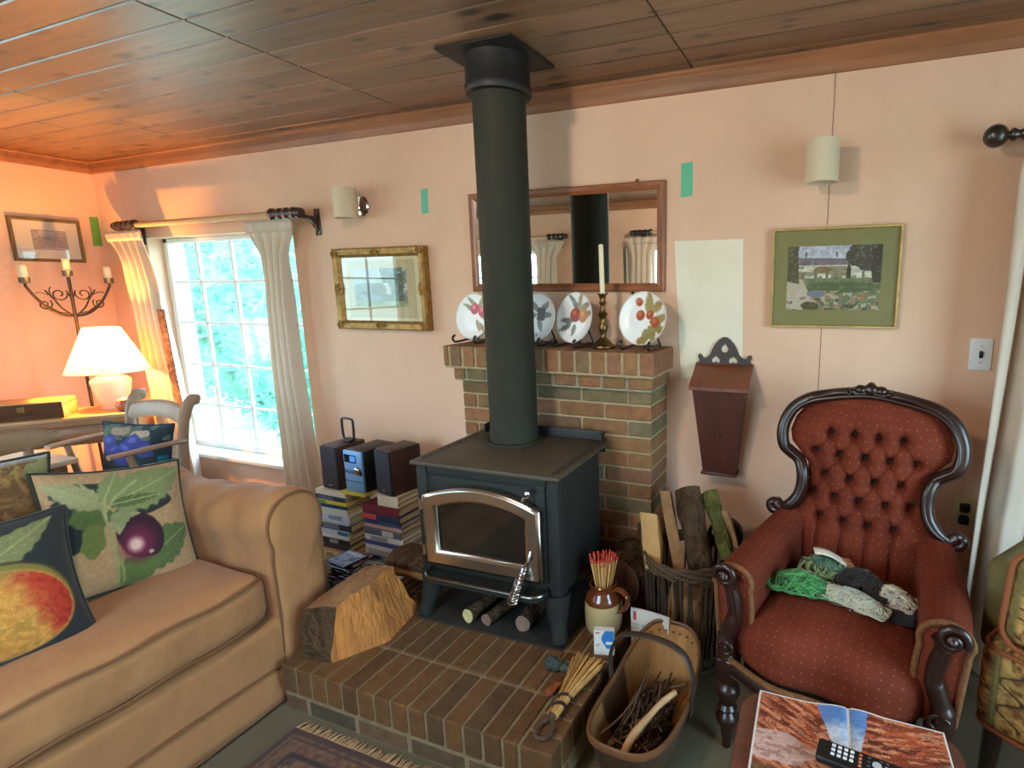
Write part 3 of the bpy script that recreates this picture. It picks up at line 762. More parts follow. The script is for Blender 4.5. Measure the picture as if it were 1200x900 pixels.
# salt box
salt_m=mat('saltbox_wood',(74,34,24),rough=.42,var=.3,vs=8,stretch=(1,1,.25),coat=.15)
t=thing('salt_box','dark wooden candle box with sloping lid and fretwork top on the wall','wall box',(-.432,-.001,.64))
def taper(z): return .068+(.108-.068)*z/.36
m=M()
# tapered case, sides, front and bottom
z1=.36
P=lambda z,y:[(-taper(z),y(z),z),(taper(z),y(z),z)]
yf=lambda z:-.075-.045*z/z1
V=[(-taper(0),0,0),(taper(0),0,0),(taper(0),yf(0),0),(-taper(0),yf(0),0),(-taper(z1),0,z1+.075),(taper(z1),0,z1+.075),(taper(z1),yf(z1),z1),(-taper(z1),yf(z1),z1)]
m.add(V,[(0,3,2,1),(0,1,5,4),(1,2,6,5),(2,3,7,6),(3,0,4,7),(4,5,6,7)])
m.span((-taper(0)-.008,0,-.012),(taper(0)+.008,yf(0)-.008,.0),.003)
m.lathe([(0,-.008),(.01,-.004),(.012,0),(.006,.01),(0,.012)],12,c=(0,yf(.17)-.004,.17),T=None)
cs_=m.build('case',salt_m,t,smooth=30)
m=M(); a=math.atan2(.075,.12)
V=[(-.12,-.004,z1+.084),(.12,-.004,z1+.084),(.12,-.134,z1+.0),(-.12,-.134,z1+.0)]
V+= [(x,y,z+.014) for x,y,z in V]
m.add(V,[(0,1,2,3),(7,6,5,4),(0,4,5,1),(1,5,6,2),(2,6,7,3),(3,7,4,0)])
m.build('lid',mat('saltbox_lid',(112,58,34),rough=.35,var=.25,vs=8,coat=.2),t,smooth=20)
half=[(.0,.0),(.11,0),(.113,.03),(.106,.05),(.112,.062),(.108,.075),(.096,.07),(.09,.058),(.075,.06),(.06,.075),(.052,.095),(.04,.118),(.024,.135),(.012,.145),(0,.148)]
out=[(x,z1+.06+z) for x,z in half]+[(-x,z1+.06+z) for x,z in half[-2:0:-1]]
def heart(cx,cz,s):
    P=[]
    for i in range(24):
        tt=2*pi*i/24; P.append((cx+s*16*sin(tt)**3/17,cz-s*(13*cos(tt)-5*cos(2*tt)-2*cos(3*tt)-cos(4*tt))/17))
    return P
drop=[(0.0,z1+.06+.125),(.016,z1+.06+.1),(.012,z1+.06+.086),(0,z1+.06+.082),(-.012,z1+.06+.086),(-.016,z1+.06+.1)]
m=M(); m.poly([out,heart(.036,z1+.06+.052,.02),heart(-.036,z1+.06+.052,.02),drop],.01,T=Matrix.Translation((0,-.006,0)))
m.build('fretwork_back',mat('saltbox_dark',(60,44,40),rough=.5,var=.3,vs=10),t,smooth=20)
# light switch and outlet
t=thing('light_switch','white light switch on the wall beside the right curtain','light switch',(.484,-.0005,1.1695))
m=M(); m.box((0,-.003,0),(.07,.006,.115),.003); pl=m.build('plate',mat('switch_plastic',(226,232,240),rough=.3),t)
m=M(); m.box((0,-.009,0),(.011,.014,.024),.002,rot=(.3,0,0)); m.build('toggle',mat('dark_toggle',(30,30,34),rough=.4),t)
m=M(); m.lathe([(0.0028,0),(.0028,.0015),(0,.002)],8,c=(0,0,0),T=Matrix.Translation((0,-.006,.03))@Matrix.Rotation(pi/2,4,'X')); m.lathe([(0.0028,0),(.0028,.0015),(0,.002)],8,T=Matrix.Translation((0,-.006,-.03))@Matrix.Rotation(pi/2,4,'X')); m.build('screw',mat('polished_steel'),pl)
t=thing('power_outlet','cream power outlet low on the wall behind the armchair','outlet',(.485,-.0005,.568))
m=M(); m.box((0,-.003,0),(.072,.006,.115),.003); m.build('plate',mat('outlet_cream',(200,190,140),rough=.4),t)
m=M()
for z in(-.024,.024): m.box((0,-.014,z),(.034,.022,.036),.008)
m.build('plug',mat('black_plastic',(16,16,18),rough=.5),t)
# ---------------------------------------------------------------- curtains and rods
cur_m=mat('cream_curtain',(228,212,196),rough=.9,var=.05,vs=3,sheen=.2,bump=.12,bs=700)
_nt=cur_m.node_tree; _tr=_nt.nodes.new('ShaderNodeBsdfTranslucent'); _tr.inputs[0].default_value=(*lin((226,206,176)),1)
_mx=_nt.nodes.new('ShaderNodeMixShader'); _mx.inputs[0].default_value=.28
_nt.links.new(_nt.nodes['Principled BSDF'].outputs[0],_mx.inputs[1]); _nt.links.new(_tr.outputs[0],_mx.inputs[2]); _nt.links.new(_mx.outputs[0],_nt.nodes['Material Output'].inputs[0])
def curtain(label,edge,y0,ztop,zbot,folds,amp,seed,group='cream curtains',T=None,head=.05):
    """edge(v) gives left and right x at v (0 at the top)"""
    q=random.Random(seed); ph=[q.uniform(0,6.28) for _ in range(6)]
    t=thing('curtain',label,'curtain',(0,0,0),group=group)
    if T is not None: t.matrix_world=T
    def fn(u,v):
        xl,xr=edge(v); k=1-.55*math.exp(-v/.04)
        a=amp*(.35+.65*min(1,v/.25))*k
        w=u+.025*sin(5*v+ph[2])*sin(pi*u)
        y=y0+a*(sin(2*pi*folds*w+ph[0]+.7*sin(3*v+ph[1]))+.3*sin(4*pi*folds*w+ph[3]+2*v))
        x=xl+(xr-xl)*u+.5*a*cos(2*pi*folds*w+ph[0])*sin(pi*u)
        return (x,y,ztop+(zbot-ztop)*v)
    m=M(); m.grid(fn,max(60,int(folds*22)),60)
    o=m.build('drape',cur_m,t,smooth=180,recalc=False)
    sd=o.modifiers.new('thick','SOLIDIFY'); sd.thickness=.004
    m=M(); m.grid(lambda u,v:tuple(Vector(fn(u,v*.03))+Vector((0,-.006,.008-.01*v))),max(60,int(folds*22)),4)
    o=m.build('heading',cur_m,t,smooth=180,recalc=False); sd=o.modifiers.new('thick','SOLIDIFY'); sd.thickness=.006
    return t
def lerp(P,v):
    for (a,x),(b,y) in zip(P[:-1],P[1:]):
        if v<=b: 
            f=(v-a)/(b-a); f=f*f*(3-2*f); return x+(y-x)*f
    return P[-1][1]
horn=mat('carved_dark_wood',(44,32,28),rough=.35,var=.3,vs=20,coat=.4)
pale_pole=mat('pale_pole',(196,158,116),rough=.5,var=.25,vs=6,stretch=(.4,8,8))
def rod(label,x0,x1,y,z,brackets,T=None,fin='rib',wy=0.):
    t=thing('curtain_rod',label,'curtain rod',(0,0,0))
    if T is not None: t.matrix_world=T
    m=M(); m.tube([(x0,y,z),(x1,y,z)],.0165,14); m.build('pole',pale_pole,t)
    for s,xe in((-1,x0),(1,x1)):
        m=M()
        if fin=='rib':
            L=.23; pr=[]
            for i in range(29):
                f=i/28; pr.append((.022+.009*abs(sin(f*pi*4.5))+.004*(f<.08)-.008*(f>.93),f*L))
            pr=[(0,0)]+pr+[(0,L)]
        else:
            pr=[(0,0),(.02,0),(.022,.012),(.014,.02),(.013,.03),(.02,.04),(.02,.046),(.012,.054)]+[(.036*sin(a),.09-.036*cos(a)) for a in[.35+i*.28 for i in range(10)]]+[(0,.126)]
        Tm=Matrix.Translation((xe-(s*.17 if fin=='rib' else 0),y,z))@Matrix.Rotation(s*pi/2,4,'Y')
        m.lathe(pr,22,T=Tm); m.build('finial',horn,t,smooth=50)
    for xb in brackets:
        m=M(); m.span((xb-.012,y-.03,z-.03),(xb+.012,wy-.001,z-.018),.003); 
        m.poly([[(0,-.1),(0,-.01),(abs(y)*.9,-.012),(abs(y)*.35,-.045)]],.02,T=Matrix.Translation((xb,wy-.002,z))@Matrix.Rotation(-pi/2,4,'Z'))
        m.span((xb-.02,wy-.008,z-.11),(xb+.02,wy-.001,z+.03),.003)
        m.build('bracket',horn,t,smooth=30)
    return t
rod('pole over the left window with dark ribbed ends',-4.24,-2.72,-.1,1.812,[-4.2,-2.665])
curtain('cream curtain gathered at the left side of the window',
  lambda v:(lerp([(0,-4.40),(.12,-4.27),(.3,-4.20),(1,-4.12)],v),lerp([(0,-4.03),(.22,-3.93),(.6,-3.86),(1,-3.82)],v)),-.105,1.772,.12,4.5,.03,1)
curtain('cream curtain gathered at the right side of the window',
  lambda v:(lerp([(0,-3.09),(.13,-2.99),(.2,-2.97),(.6,-3.0),(1,-3.02)],v),lerp([(0,-2.73),(.12,-2.80),(.4,-2.80),(1,-2.74)],v)),-.105,1.772,.12,4.2,.03,2)
# patterned strip hanging beside the left curtain
m=M(); m.grid(lambda u,v:(-3.90+.07*u+.05*v,-.155-.004*sin(3*v),1.30-.72*v),10,60,colfn=lambda u,v:Paint(u,v,(112,78,64)).lay((fb(u*5,v*40,3)>.52)*.9,(70,48,44)).lay((fb(u*7+9,v*52,8)>.58)*.9,(168,136,112)).c)
o=m.build('tapestry_strip',mat('tapestry',(255,255,255),rough=.95,vcol=True,bump=.3,bs=500),recalc=False); sd=o.modifiers.new('thick','SOLIDIFY'); sd.thickness=.004
props(o,'narrow brown speckled band hanging between the left curtain and the panes','wall hanging')
rod('pole at the right edge with a dark turned ball end',.53,1.75,-.1,1.883,[1.65],fin='ball')
def rc(v): return (lerp([(0,.515),(.06,.505),(1,.48)],v),1.35)
curtain('cream curtain hanging behind the patterned chair, at the right edge',rc,-.135,1.84,.02,7,.045,6)
TFr=Matrix.Translation((0,YF,0))@Matrix.Rotation(pi,4,'Z')
rod('pole with ribbed ends behind the camera, left one in the mirror',2.72,4.4,-.1,1.93,[2.78,4.35],TFr)
curtain('cream curtain seen in the mirror right of the reflected panes',lambda v:(lerp([(0,2.70),(.1,2.80),(1,2.82)],v),lerp([(0,3.08),(.1,3.04),(1,3.06)],v)),-.1,1.88,.1,4,.03,11,T=TFr)
curtain('cream curtain on the far side of the reflected panes',lambda v:(3.98,4.32),-.1,1.88,.1,4,.03,12,T=TFr)
rod('pole with ribbed ends behind the camera, right one in the mirror',.6,1.9,-.1,1.93,[1.85,.7],TFr)
curtain('cream curtain at the right end of the mirror reflection',lambda v:(lerp([(0,1.66),(.1,1.72),(1,1.72)],v),lerp([(0,2.0),(.1,1.95),(1,1.97)],v)),-.1,1.88,.1,4,.03,13,T=TFr)
# ---------------------------------------------------------------- desk across the corner
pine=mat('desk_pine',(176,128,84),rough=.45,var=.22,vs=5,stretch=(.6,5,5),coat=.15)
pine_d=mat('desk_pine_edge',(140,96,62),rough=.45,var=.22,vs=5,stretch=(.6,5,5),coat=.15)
DX,DY=-4.01,-.61; da=math.radians(49.8)     # middle of the front edge; local x along the front
t=thing('corner_desk','pine desk set across the left corner, carrying the lamp and box','desk',(DX,DY,0),da)
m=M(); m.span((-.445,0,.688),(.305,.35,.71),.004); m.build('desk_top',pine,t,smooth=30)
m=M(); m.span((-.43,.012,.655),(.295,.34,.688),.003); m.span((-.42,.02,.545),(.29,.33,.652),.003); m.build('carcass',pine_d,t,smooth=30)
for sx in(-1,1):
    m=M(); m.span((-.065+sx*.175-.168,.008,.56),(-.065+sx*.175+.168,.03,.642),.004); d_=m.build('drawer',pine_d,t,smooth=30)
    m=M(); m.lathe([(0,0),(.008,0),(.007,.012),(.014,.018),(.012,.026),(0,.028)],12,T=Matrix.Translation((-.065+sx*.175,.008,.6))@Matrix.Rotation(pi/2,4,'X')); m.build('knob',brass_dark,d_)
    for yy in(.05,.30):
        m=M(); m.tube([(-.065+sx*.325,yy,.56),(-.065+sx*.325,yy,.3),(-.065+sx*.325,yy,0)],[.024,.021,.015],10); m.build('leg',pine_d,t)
T_d=Matrix.Translation((DX,DY,.7105))@Matrix.Rotation(da,4,'Z')
def on_desk(x,y): return tuple(T_d@Vector((x,y,0)))
# wooden box; light on its sides and lid is put into their pale colour
t=thing('wooden_box','dark wooden box with sides and lid coloured as lit, at the left end of the desk','box',on_desk(-.17,.115),da)
bx=mat('box_dark',(78,50,32),spec=.15,rough=.75,var=.35,vs=8,stretch=(.5,4,4)); bl_=mat('box_lit',(196,150,92),rough=.55,var=.2,vs=6,stretch=(.5,4,4))
m=M(); m.span((-.19,-.098,0),(.15,.1,.073),.003); m.build('case',bl_,t,smooth=30)
m=M(); m.span((-.19,-.104,.004),(.15,-.098,.094),.002); m.build('front_board',bx,t,smooth=30)
m=M(); m.span((-.19,-.098,.0745),(.15,.1,.098),.004); m.build('lid',bl_,t,smooth=30)
m=M(); m.span((-.03,-.108,.05),(0,-.104,.08),.001); m.build('hasp',brass_dark,t,smooth=0)
# lamp
t=thing('table_lamp','lit table lamp with wide cream shade and pale pottery base','lamp',on_desk(.145,.22))
pot=mat('pale_pottery',(214,196,168),rough=.25,var=.08,vs=8,coat=.3)
m=M(); m.lathe([(0,0),(.06,0),(.064,.008),(.075,.06),(.09,.13),(.096,.165),(.094,.176),(.075,.19),(.045,.205),(.028,.213),(.02,.23),(.012,.24),(.012,.29),(0,.292)],36); m.build('base',pot,t,smooth=45)
sh=cloth_thin('lamp_shade_linen',(250,232,196),.55)
m=M(); m.lathe([(.195,.222),(.084,.475)],48); 
m2=M(); m2.grid(lambda u,v:(cos(u*2*pi)*(.195-.111*v),sin(u*2*pi)*(.195-.111*v),.228+.26*v),56,6,closeu=True)
so=m2.build('lamp_shade',sh,t,smooth=180,recalc=False)
for r_,z_ in((.195,.228),(.084,.488)):
    m=M(); m.tube([(cos(a)*r_,sin(a)*r_,z_) for a in[i*2*pi/48 for i in range(48)]],.0025,6,closed=True); m.build('trim',mat('shade_binding',(226,208,172),rough=.9),so)
m=M(); m.lathe([(0,.29),(.012,.292),(.014,.3),(.012,.32)]+[(.022*sin(a),.328-.022*cos(a)) for a in[.5+i*.26 for i in range(10)]]+[(0,.351)],18); 
bulb=m.build('bulb',mat('lit_bulb',(255,220,170),emit=(255,190,120),es=18),t,smooth=60); bulb.visible_shadow=True
LAMP_POS=tuple(Vector(on_desk(.145,.22))+Vector((0,0,.385)))
# small pot
t=thing('small_pot','small round red brown pot in front of the lamp base','pot',on_desk(.225,.085))
m=M(); m.lathe([(0,0),(.02,0),(.034,.012),(.042,.032),(.038,.052),(.025,.064),(.022,.066)],24); m.build('body',mat('redware',(132,72,54),rough=.25,var=.2,vs=20,coat=.4),t,smooth=50)
m=M(); m.lathe([(.026,.064),(.03,.067),(.02,.076),(0,.08)],24); m.build('lid',mat('pot_lid',(196,170,150),rough=.3),t,smooth=50)
# candelabra
cx,cy=-4.46,-.30
t=thing('candelabra','black iron candelabra with scrolls and three arms in the corner','candelabra',(cx,cy,0),pi/2)
iron=mat('wrought_iron',(40,34,32),rough=.5,metal=.4,var=.2,vs=30)
m=M(); m.tube([(0,0,.0),(0,0,1.50)],[.009]*2,8)
for a in range(3): m.tube(spline([(0,0,.16),(cos(a*2.1)*.08,sin(a*2.1)*.08,.1),(cos(a*2.1)*.13,sin(a*2.1)*.13,.006)],6),.007,7)
m.build('stem',iron,t)
m=M()
arc=[(.2*sin(a),0,1.445-.185*cos(a)+.0) for a in[(-pi/2)+i*pi/28 for i in range(29)]]
arc=[(x,0,1.26+.185*(abs(x)/.2)**2.4) for x in[-.2+.4*i/28 for i in range(29)]]
m.tube([(-.2,0,1.465)]+arc+[(.2,0,1.465)],.0075,8); m.build('arm',iron,t)
for s in(-1,1):
    m=M()
    sp=[]
    for i in range(34):
        a=i*.24; r_=.042*(1-i/46); sp.append((s*(.058-.0+cos(a+2.6)*r_),0,1.395+sin(a+2.6)*r_))
    m.tube([(s*.004,0,1.37)]+sp,.004,6)
    sp=[]
    for i in range(34):
        a=i*.24; r_=.034*(1-i/46); sp.append((s*(.13-cos(a+2.4)*r_*-1),0,1.335+sin(a+2.4)*r_))
    m.tube([(s*.02,0,1.275)]+[(s*.07,0,1.285)]+sp[::-1],.004,6)
    m.tube(spline([(s*.01,0,1.265),(s*.055,0,1.31),(s*.085,0,1.365),(s*.12,0,1.42)],6),[.005]*19,6)
    m.tube(spline([(s*.095,0,1.385),(s*.135,0,1.405),(s*.165,0,1.402)],5),.003,5); m.tube(spline([(s*.095,0,1.385),(s*.10,0,1.42),(s*.09,0,1.44)],5),.003,5)
    m.build('scroll',iron,t)
for x,z in((-.2,1.462),(0,1.505),(.2,1.462)):
    m=M(); m.lathe([(0,0),(.022,0),(.024,.004),(.025,.03),(.0265,.032),(.023,.032),(.022,.006),(0,.006)],18,c=(x,0,z))
    for k in range(8):
        a=k*pi/4; m.add([(x+cos(a-.3)*.02,sin(a-.3)*.02,z+.002),(x+cos(a)*.05,sin(a)*.05,z-.004+.012*(k%2)),(x+cos(a+.3)*.02,sin(a+.3)*.02,z+.002)],[(0,1,2)])
    m.build('cup',mat('pewter_cup',(110,112,110),rough=.4,metal=.7),t)
for lab,dx,z in(('short cream candle in the left cup of the candelabra',-.2,1.469),('short cream candle in the middle cup of the candelabra',0,1.512),('short cream candle in the right cup of the candelabra',.2,1.469)):
    candle(lab,(cx,cy+dx,z),.0195,.098,'candelabra candles')
# ---------------------------------------------------------------- pale carver chair
pale=mat('pale_chair_wood',(152,122,98),rough=.5,var=.15,vs=7,stretch=(3,3,.6))
def carver(label,loc,rz):
    t=thing('wooden_armchair',label,'chair',loc,rz)
    for s in(-1,1):
        m=M(); m.tube(spline([(s*.19,.2,0),(s*.195,.195,.25),(s*.2,.19,.45),(s*.205,.2,.65),(s*.212,.225,.82),(s*.215,.26,.888),(s*.215,.295,.885)],5),[.017]*10+[.019]*10+[.021]*10+[.017],10,sx=1.3,sy=.8); m.build('back_post',pale,t)
        m=M(); m.tube([(s*.2,-.12,0),(s*.205,-.12,.44)],[.016,.02],10); m.build('front_leg',pale,t)
        m=M(); m.tube(spline([(s*.218,-.0,.44),(s*.245,-.01,.58),(s*.24,-.03,.70)],5),[.016,.016,.016,.015,.015,.015,.014,.014,.013,.013,.013],10); m.build('arm_post',pale,t)
        m=M(); m.tube(spline([(s*.212,.205,.700),(s*.25,.12,.712),(s*.25,.02,.712),(s*.235,-.10,.708)],6),[.015]*19,10,sx=.75,sy=1.45); m.build('arm',pale,t)
    def rail(u,a):
        x=(u-.5)*.42; y=.215+.035*(1-(2*u-1)**2); zc=.815+.022*(1-(2*u-1)**2)
        return (x,y+.012*cos(a)+.02*sin(a)*.6,zc+.042*sin(a))
    V=[];F=[]
    for i in range(17):
        for j in range(10): V.append(rail(i/16,j*2*pi/10))
    for i in range(16):
        for j in range(10): F.append((i*10+j,i*10+(j+1)%10,(i+1)*10+(j+1)%10,(i+1)*10+j))
    m=M(); m.add(V,F); m.build('top_rail',pale,t,smooth=60)
    m=M(); m.span((-.20,.19,.58),(.20,.208,.615),.006); m.build('back_rail',pale,t)
    m=M(); m.rbox((.225,.175,.022),.02,4,T=Matrix.Translation((0,.03,.452))); m.build('seat',pale,t)
    return t
carver('pale wooden carver chair with a blue flower cushion, below the window',(-3.12,-.87,0),0)
# second chair: only its broad rounded back rail shows
t=thing('wooden_chair','grey brown wooden chair with rounded paddle back rail, just behind the straw patterned cushion','chair',(-2.93,-1.30,0),math.radians(-82))
gw=mat('grey_chair_wood',(140,116,90),rough=.55,var=.2,vs=7,stretch=(.6,3,3))
def prail(u,a):
    x=(u-.5)*.40; e=1-abs(2*u-1)**6*.75; 
    return (x,-.012+.05*(2*u-1)**2+.011*cos(a),.838+.044*e*sin(a)+.006*sin(u*6))
V=[];F=[]
for i in range(25):
    for j in range(12): V.append(prail(i/24,j*2*pi/12))
for i in range(24):
    for j in range(12): F.append((i*12+j,i*12+(j+1)%12,(i+1)*12+(j+1)%12,(i+1)*12+j))
F.append(tuple(range(12))[::-1]);F.append(tuple(24*12+j for j in range(12)))
m=M(); m.add(V,F); m.build('top_rail',gw,t,smooth=60)
for s in(-1,1):
    m=M(); m.tube([(s*.12,.0,.82),(s*.13,-.03,.45),(s*.14,.02,0)],.015,10); m.build('back_post',gw,t)
    m=M(); m.tube([(s*.14,-.36,.44),(s*.15,-.38,0)],.015,10); m.build('front_leg',gw,t)
m=M(); m.rbox((.17,.19,.018),.016,4,T=Matrix.Translation((0,-.2,.455))); m.build('seat',gw,t)
# pale table
t=thing('pale_table','pale wooden table between the desk and the sofa back','table',(-3.64,-1.36,0))
m=M(); m.span((-.41,-.44,.635),(.41,.44,.66),.005); m.build('table_top',mat('scrubbed_pine',(206,180,150),rough=.5,var=.12,vs=5,stretch=(4,.6,1)),t,smooth=30)
m=M()
for s in(-1,1): m.span((-.37,s*.40-.01,.555),(.37,s*.40+.01,.634)); m.span((s*.37-.01,-.40,.555),(s*.37+.01,.40,.634))
m.build('apron',pine_d,t,smooth=0)
for sx in(-1,1):
    for sy in(-1,1):
        m=M(); m.tube([(sx*.36,sy*.30,.634),(sx*.36,sy*.30,.5),(sx*.36,sy*.30,0)],[.036,.034,.024],4,tw=0); m.build('leg',pine_d,t)
# ---------------------------------------------------------------- sofa
sofa_m=mat('tan_sofa_cloth',(164,116,74),rough=.92,var=.09,vs=5,bump=.45,bs=13,sheen=.2,bstretch=(1,1,.6),bd=.02)
pipe_m=mat('sofa_piping',(116,78,48),rough=.9)
t=thing('sofa','tan brown sofa with loose covers and rounded arms at the left','sofa',(0,0,0))
def wr(p,a=.004,f=9):
    return a*(sin(p[0]*f+3*p[1]*f)+sin(p[2]*f*1.7+p[1]*5)+.6*sin(p[0]*f*2.3-p[2]*f*1.9))
Y0,Y1=-2.80,-.885
# base under the cushions
m=M(); m.rbox((.43,(Y1-Y0)/2-.01,.135),.03,14,T=Matrix.Translation((-2.165,(Y0+Y1)/2,.165)),fn=lambda w,p:(w.x+(.004*sin(w.y*31) if p[0]>.9 else 0),w.y,w.z)); m.build('base',sofa_m,t,smooth=60)
# skirt
m=M()
def skirt(u,v):
    L=[(-2.62,Y1+.004),(-1.732,Y1+.004),(-1.732,Y0-.004),(-2.62,Y0-.004)]
    d=u*3; k=min(2,int(d)); f=d-k
    x=L[k][0]+(L[k+1][0]-L[k][0])*f; y=L[k][1]+(L[k+1][1]-L[k][1])*f
    o=.014*(1-v)+.003*sin(u*130)*(1-v)
    return (x+(o if k==1 else 0),y+(o if k==0 else (-o if k==2 else 0)),.012+.125*v)
m.grid(skirt,150,6); o=m.build('skirt',sofa_m,t,smooth=60,recalc=False); sd=o.modifiers.new('thick','SOLIDIFY'); sd.thickness=.006; sd.offset=1
m=M(); m.tube([(-1.729,Y1-.0,.137),(-1.728,-1.6,.14),(-1.728,Y0,.137)],.0045,6)
m.tube([(-1.726,Y1+.002,.013),(-1.715,-1.6,.013),(-1.715,Y0,.013)],.004,6); m.build('skirt_piping',pipe_m,t)
def arm(yc,sgn):
    prof=[(-.098,.02),(-.099,.16),(-.100,.30),(-.101,.42),(-.103,.50)]
    for i in range(19):
        an=math.radians(205-i*230/18); prof.append((.002+.112*cos(an),.607+.114*sin(an)))
    prof+=[(.103,.50),(.100,.36),(.098,.2),(.098,.02)]
    n=len(prof); X=[-2.57+.83*i/34 for i in range(35)]
    V=[];F=[]
    def pt(x,j,k=1.,push=0.):
        y,z=prof[j]; cy_,cz_=.003,.4
        top=max(0,min(1,(z-.45)/.25))
        f=(x+2.57)/.83
        w=.008*sin(x*24+7*z)*(1-top)+.006*sin(x*41+11*z+1)+.005*sin(x*29-23*z)
        zz=z+top*(.012*sin(x*7+1.2)+.004*sin(x*31)-.012*(1-f))
        yy=y+w*(1 if y>0 else -1)*.7
        e=1-.05*max(0,(f-.97)/.03)**2
        return (x+push,yc+cy_+(yy-cy_)*k*e,cz_+(zz-cz_)*k*e)
    for x in X:
        for j in range(n): V.append(pt(x,j))
    for i in range(len(X)-1):
        for j in range(n): F.append((i*n+j,i*n+(j+1)%n,(i+1)*n+(j+1)%n,(i+1)*n+j))
    base=(len(X)-1)*n
    for c,(k,ps) in enumerate(((.93,.008),(.75,.014),(.45,.018),(.1,.02))):
        o=len(V)
        for j in range(n):
            q_=pt(X[-1],j,k,ps); V.append((q_[0]+.004*sin(q_[2]*33+c),q_[1],q_[2]))
        for j in range(n): F.append((base+j,base+(j+1)%n,o+(j+1)%n,o+j))
        base=o
    F.append(tuple(base+j for j in range(n))); F.append(tuple(range(n))[::-1])
    m=M(); m.add(V,F); a=m.build('arm',sofa_m,t,smooth=60)
    m=M(); m.tube([Vector(pt(X[-1],j,1.004,.003)) for j in range(1,n-1)],.0046,6); m.build('arm_piping',pipe_m,a)
arm(-1.005,1); arm(Y0+.11,-1)
# back
m=M(); m.rbox((.13,(Y1-Y0)/2-.03,.30),.11,16,fn=lambda w,p:(w.x+.008*sin(w.y*9),w.y,w.z+.012*sin(w.y*7)*(p[2]>.5)),T=Matrix.Translation((-2.47,(Y0+Y1)/2,.452))); bk=m.build('back',sofa_m,t,smooth=180)
m=M(); m.tube(spline([(-2.345,-1.20,.5),(-2.35,-1.20,.68),(-2.40,-1.20,.745),(-2.47,-1.2,.758),(-2.55,-1.2,.74),(-2.6,-1.2,.66)],4),.004,6); m.build('seam',pipe_m,bk)
# seat cushions
def seat(ya,yb):
    hy=(yb-ya)/2; yc=(ya+yb)/2
    def fn(w,p):
        z=w.z; e=max(0,1-p[0]**4)*max(0,1-p[1]**4)
        if p[2]>0: z+=.014*e
        x=w.x+(.014*(1-p[1]**2) if p[0]>.9 else 0)
        z+=.004*sin(w.x*11+w.y*7)*(p[2]>.5)
        if p[0]>.8: x+=.004*sin(w.y*33)*(1-abs(p[2]))
        return (x,w.y,z)
    m=M(); m.rbox((.305,hy,.09),.055,14,fn=fn,T=Matrix.Translation((-2.045,yc,.392))); c=m.build('seat_cushion',sofa_m,t,smooth=180)
    m=M()
    for zz in(.461,.325):
        P=[]
        for i in range(49):
            f=i/48*2-1; P.append((-1.742+.014*(1-f*f)-.03*abs(f)**14,yc+f*(hy-.012),zz+.004*sin(f*9)))
        m.tube([(-2.3,P[0][1]-.004,zz+.005),(-1.85,P[0][1]-.006,zz)]+P+[(-1.85,P[-1][1]+.006,zz),(-2.3,P[-1][1]+.004,zz+.005)],.0048,6)
    m.build('cushion_piping',pipe_m,c)
seat(-1.85,-1.112); seat(-2.575,-1.862)
# ---------------------------------------------------------------- needlepoint cushions
needle=mat('needlepoint',(255,255,255),rough=.95,vcol=True,sheen=.1,bump=.5,bs=420,var=.12,vs=300)
velvet=mat('dark_velvet_piping',(34,40,34),rough=.9,sheen=.3)
def pillow(label,c,w,h,th,lean,roll,yaw,paint,pipe=velvet,backrgb=(60,60,52),group=None,n=110):
    Rm_=Matrix.Rotation(yaw,4,'Z')@Matrix.Rotation(-lean,4,'X')@Matrix.Rotation(roll,4,'Y')
    t=thing('cushion',label,'cushion',c,rot=Rm_.to_euler(),group=group)
    def co(u,v,s):
        x=2*u-1;y=2*v-1
        pin=1-.085*(1-abs(y)**2)*abs(x); pin2=1-.085*(1-abs(x)**2)*abs(y)
        px=x*w/2*pin; pz=y*h/2*pin2
        f=max(0,(1-abs(x)**2.6)*(1-abs(y)**2.6))**.55
        wr_=.006*sin(9*x+4*y)*abs(x*y)
        return (px,s*(th/2*f+wr_*f),pz)
    m=M(); m.grid(lambda u,v:co(u,v,-1),n,n,colfn=paint); m.build('front',needle,t,smooth=180,recalc=False)
    m=M(); m.grid(lambda u,v:co(u,v,1),30,30); m.build('back_panel',mat('cushion_back_%d_%d_%d'%backrgb,backrgb,rough=.95,sheen=.2),t,smooth=180,recalc=False)
    P=[co(i/24,0,0) for i in range(24)]+[co(1,i/24,0) for i in range(24)]+[co(1-i/24,1,0) for i in range(24)]+[co(0,1-i/24,0) for i in range(24)]
    m=M(); m.tube(P,.006,8,closed=True); m.build('piping',pipe,t)
    return t
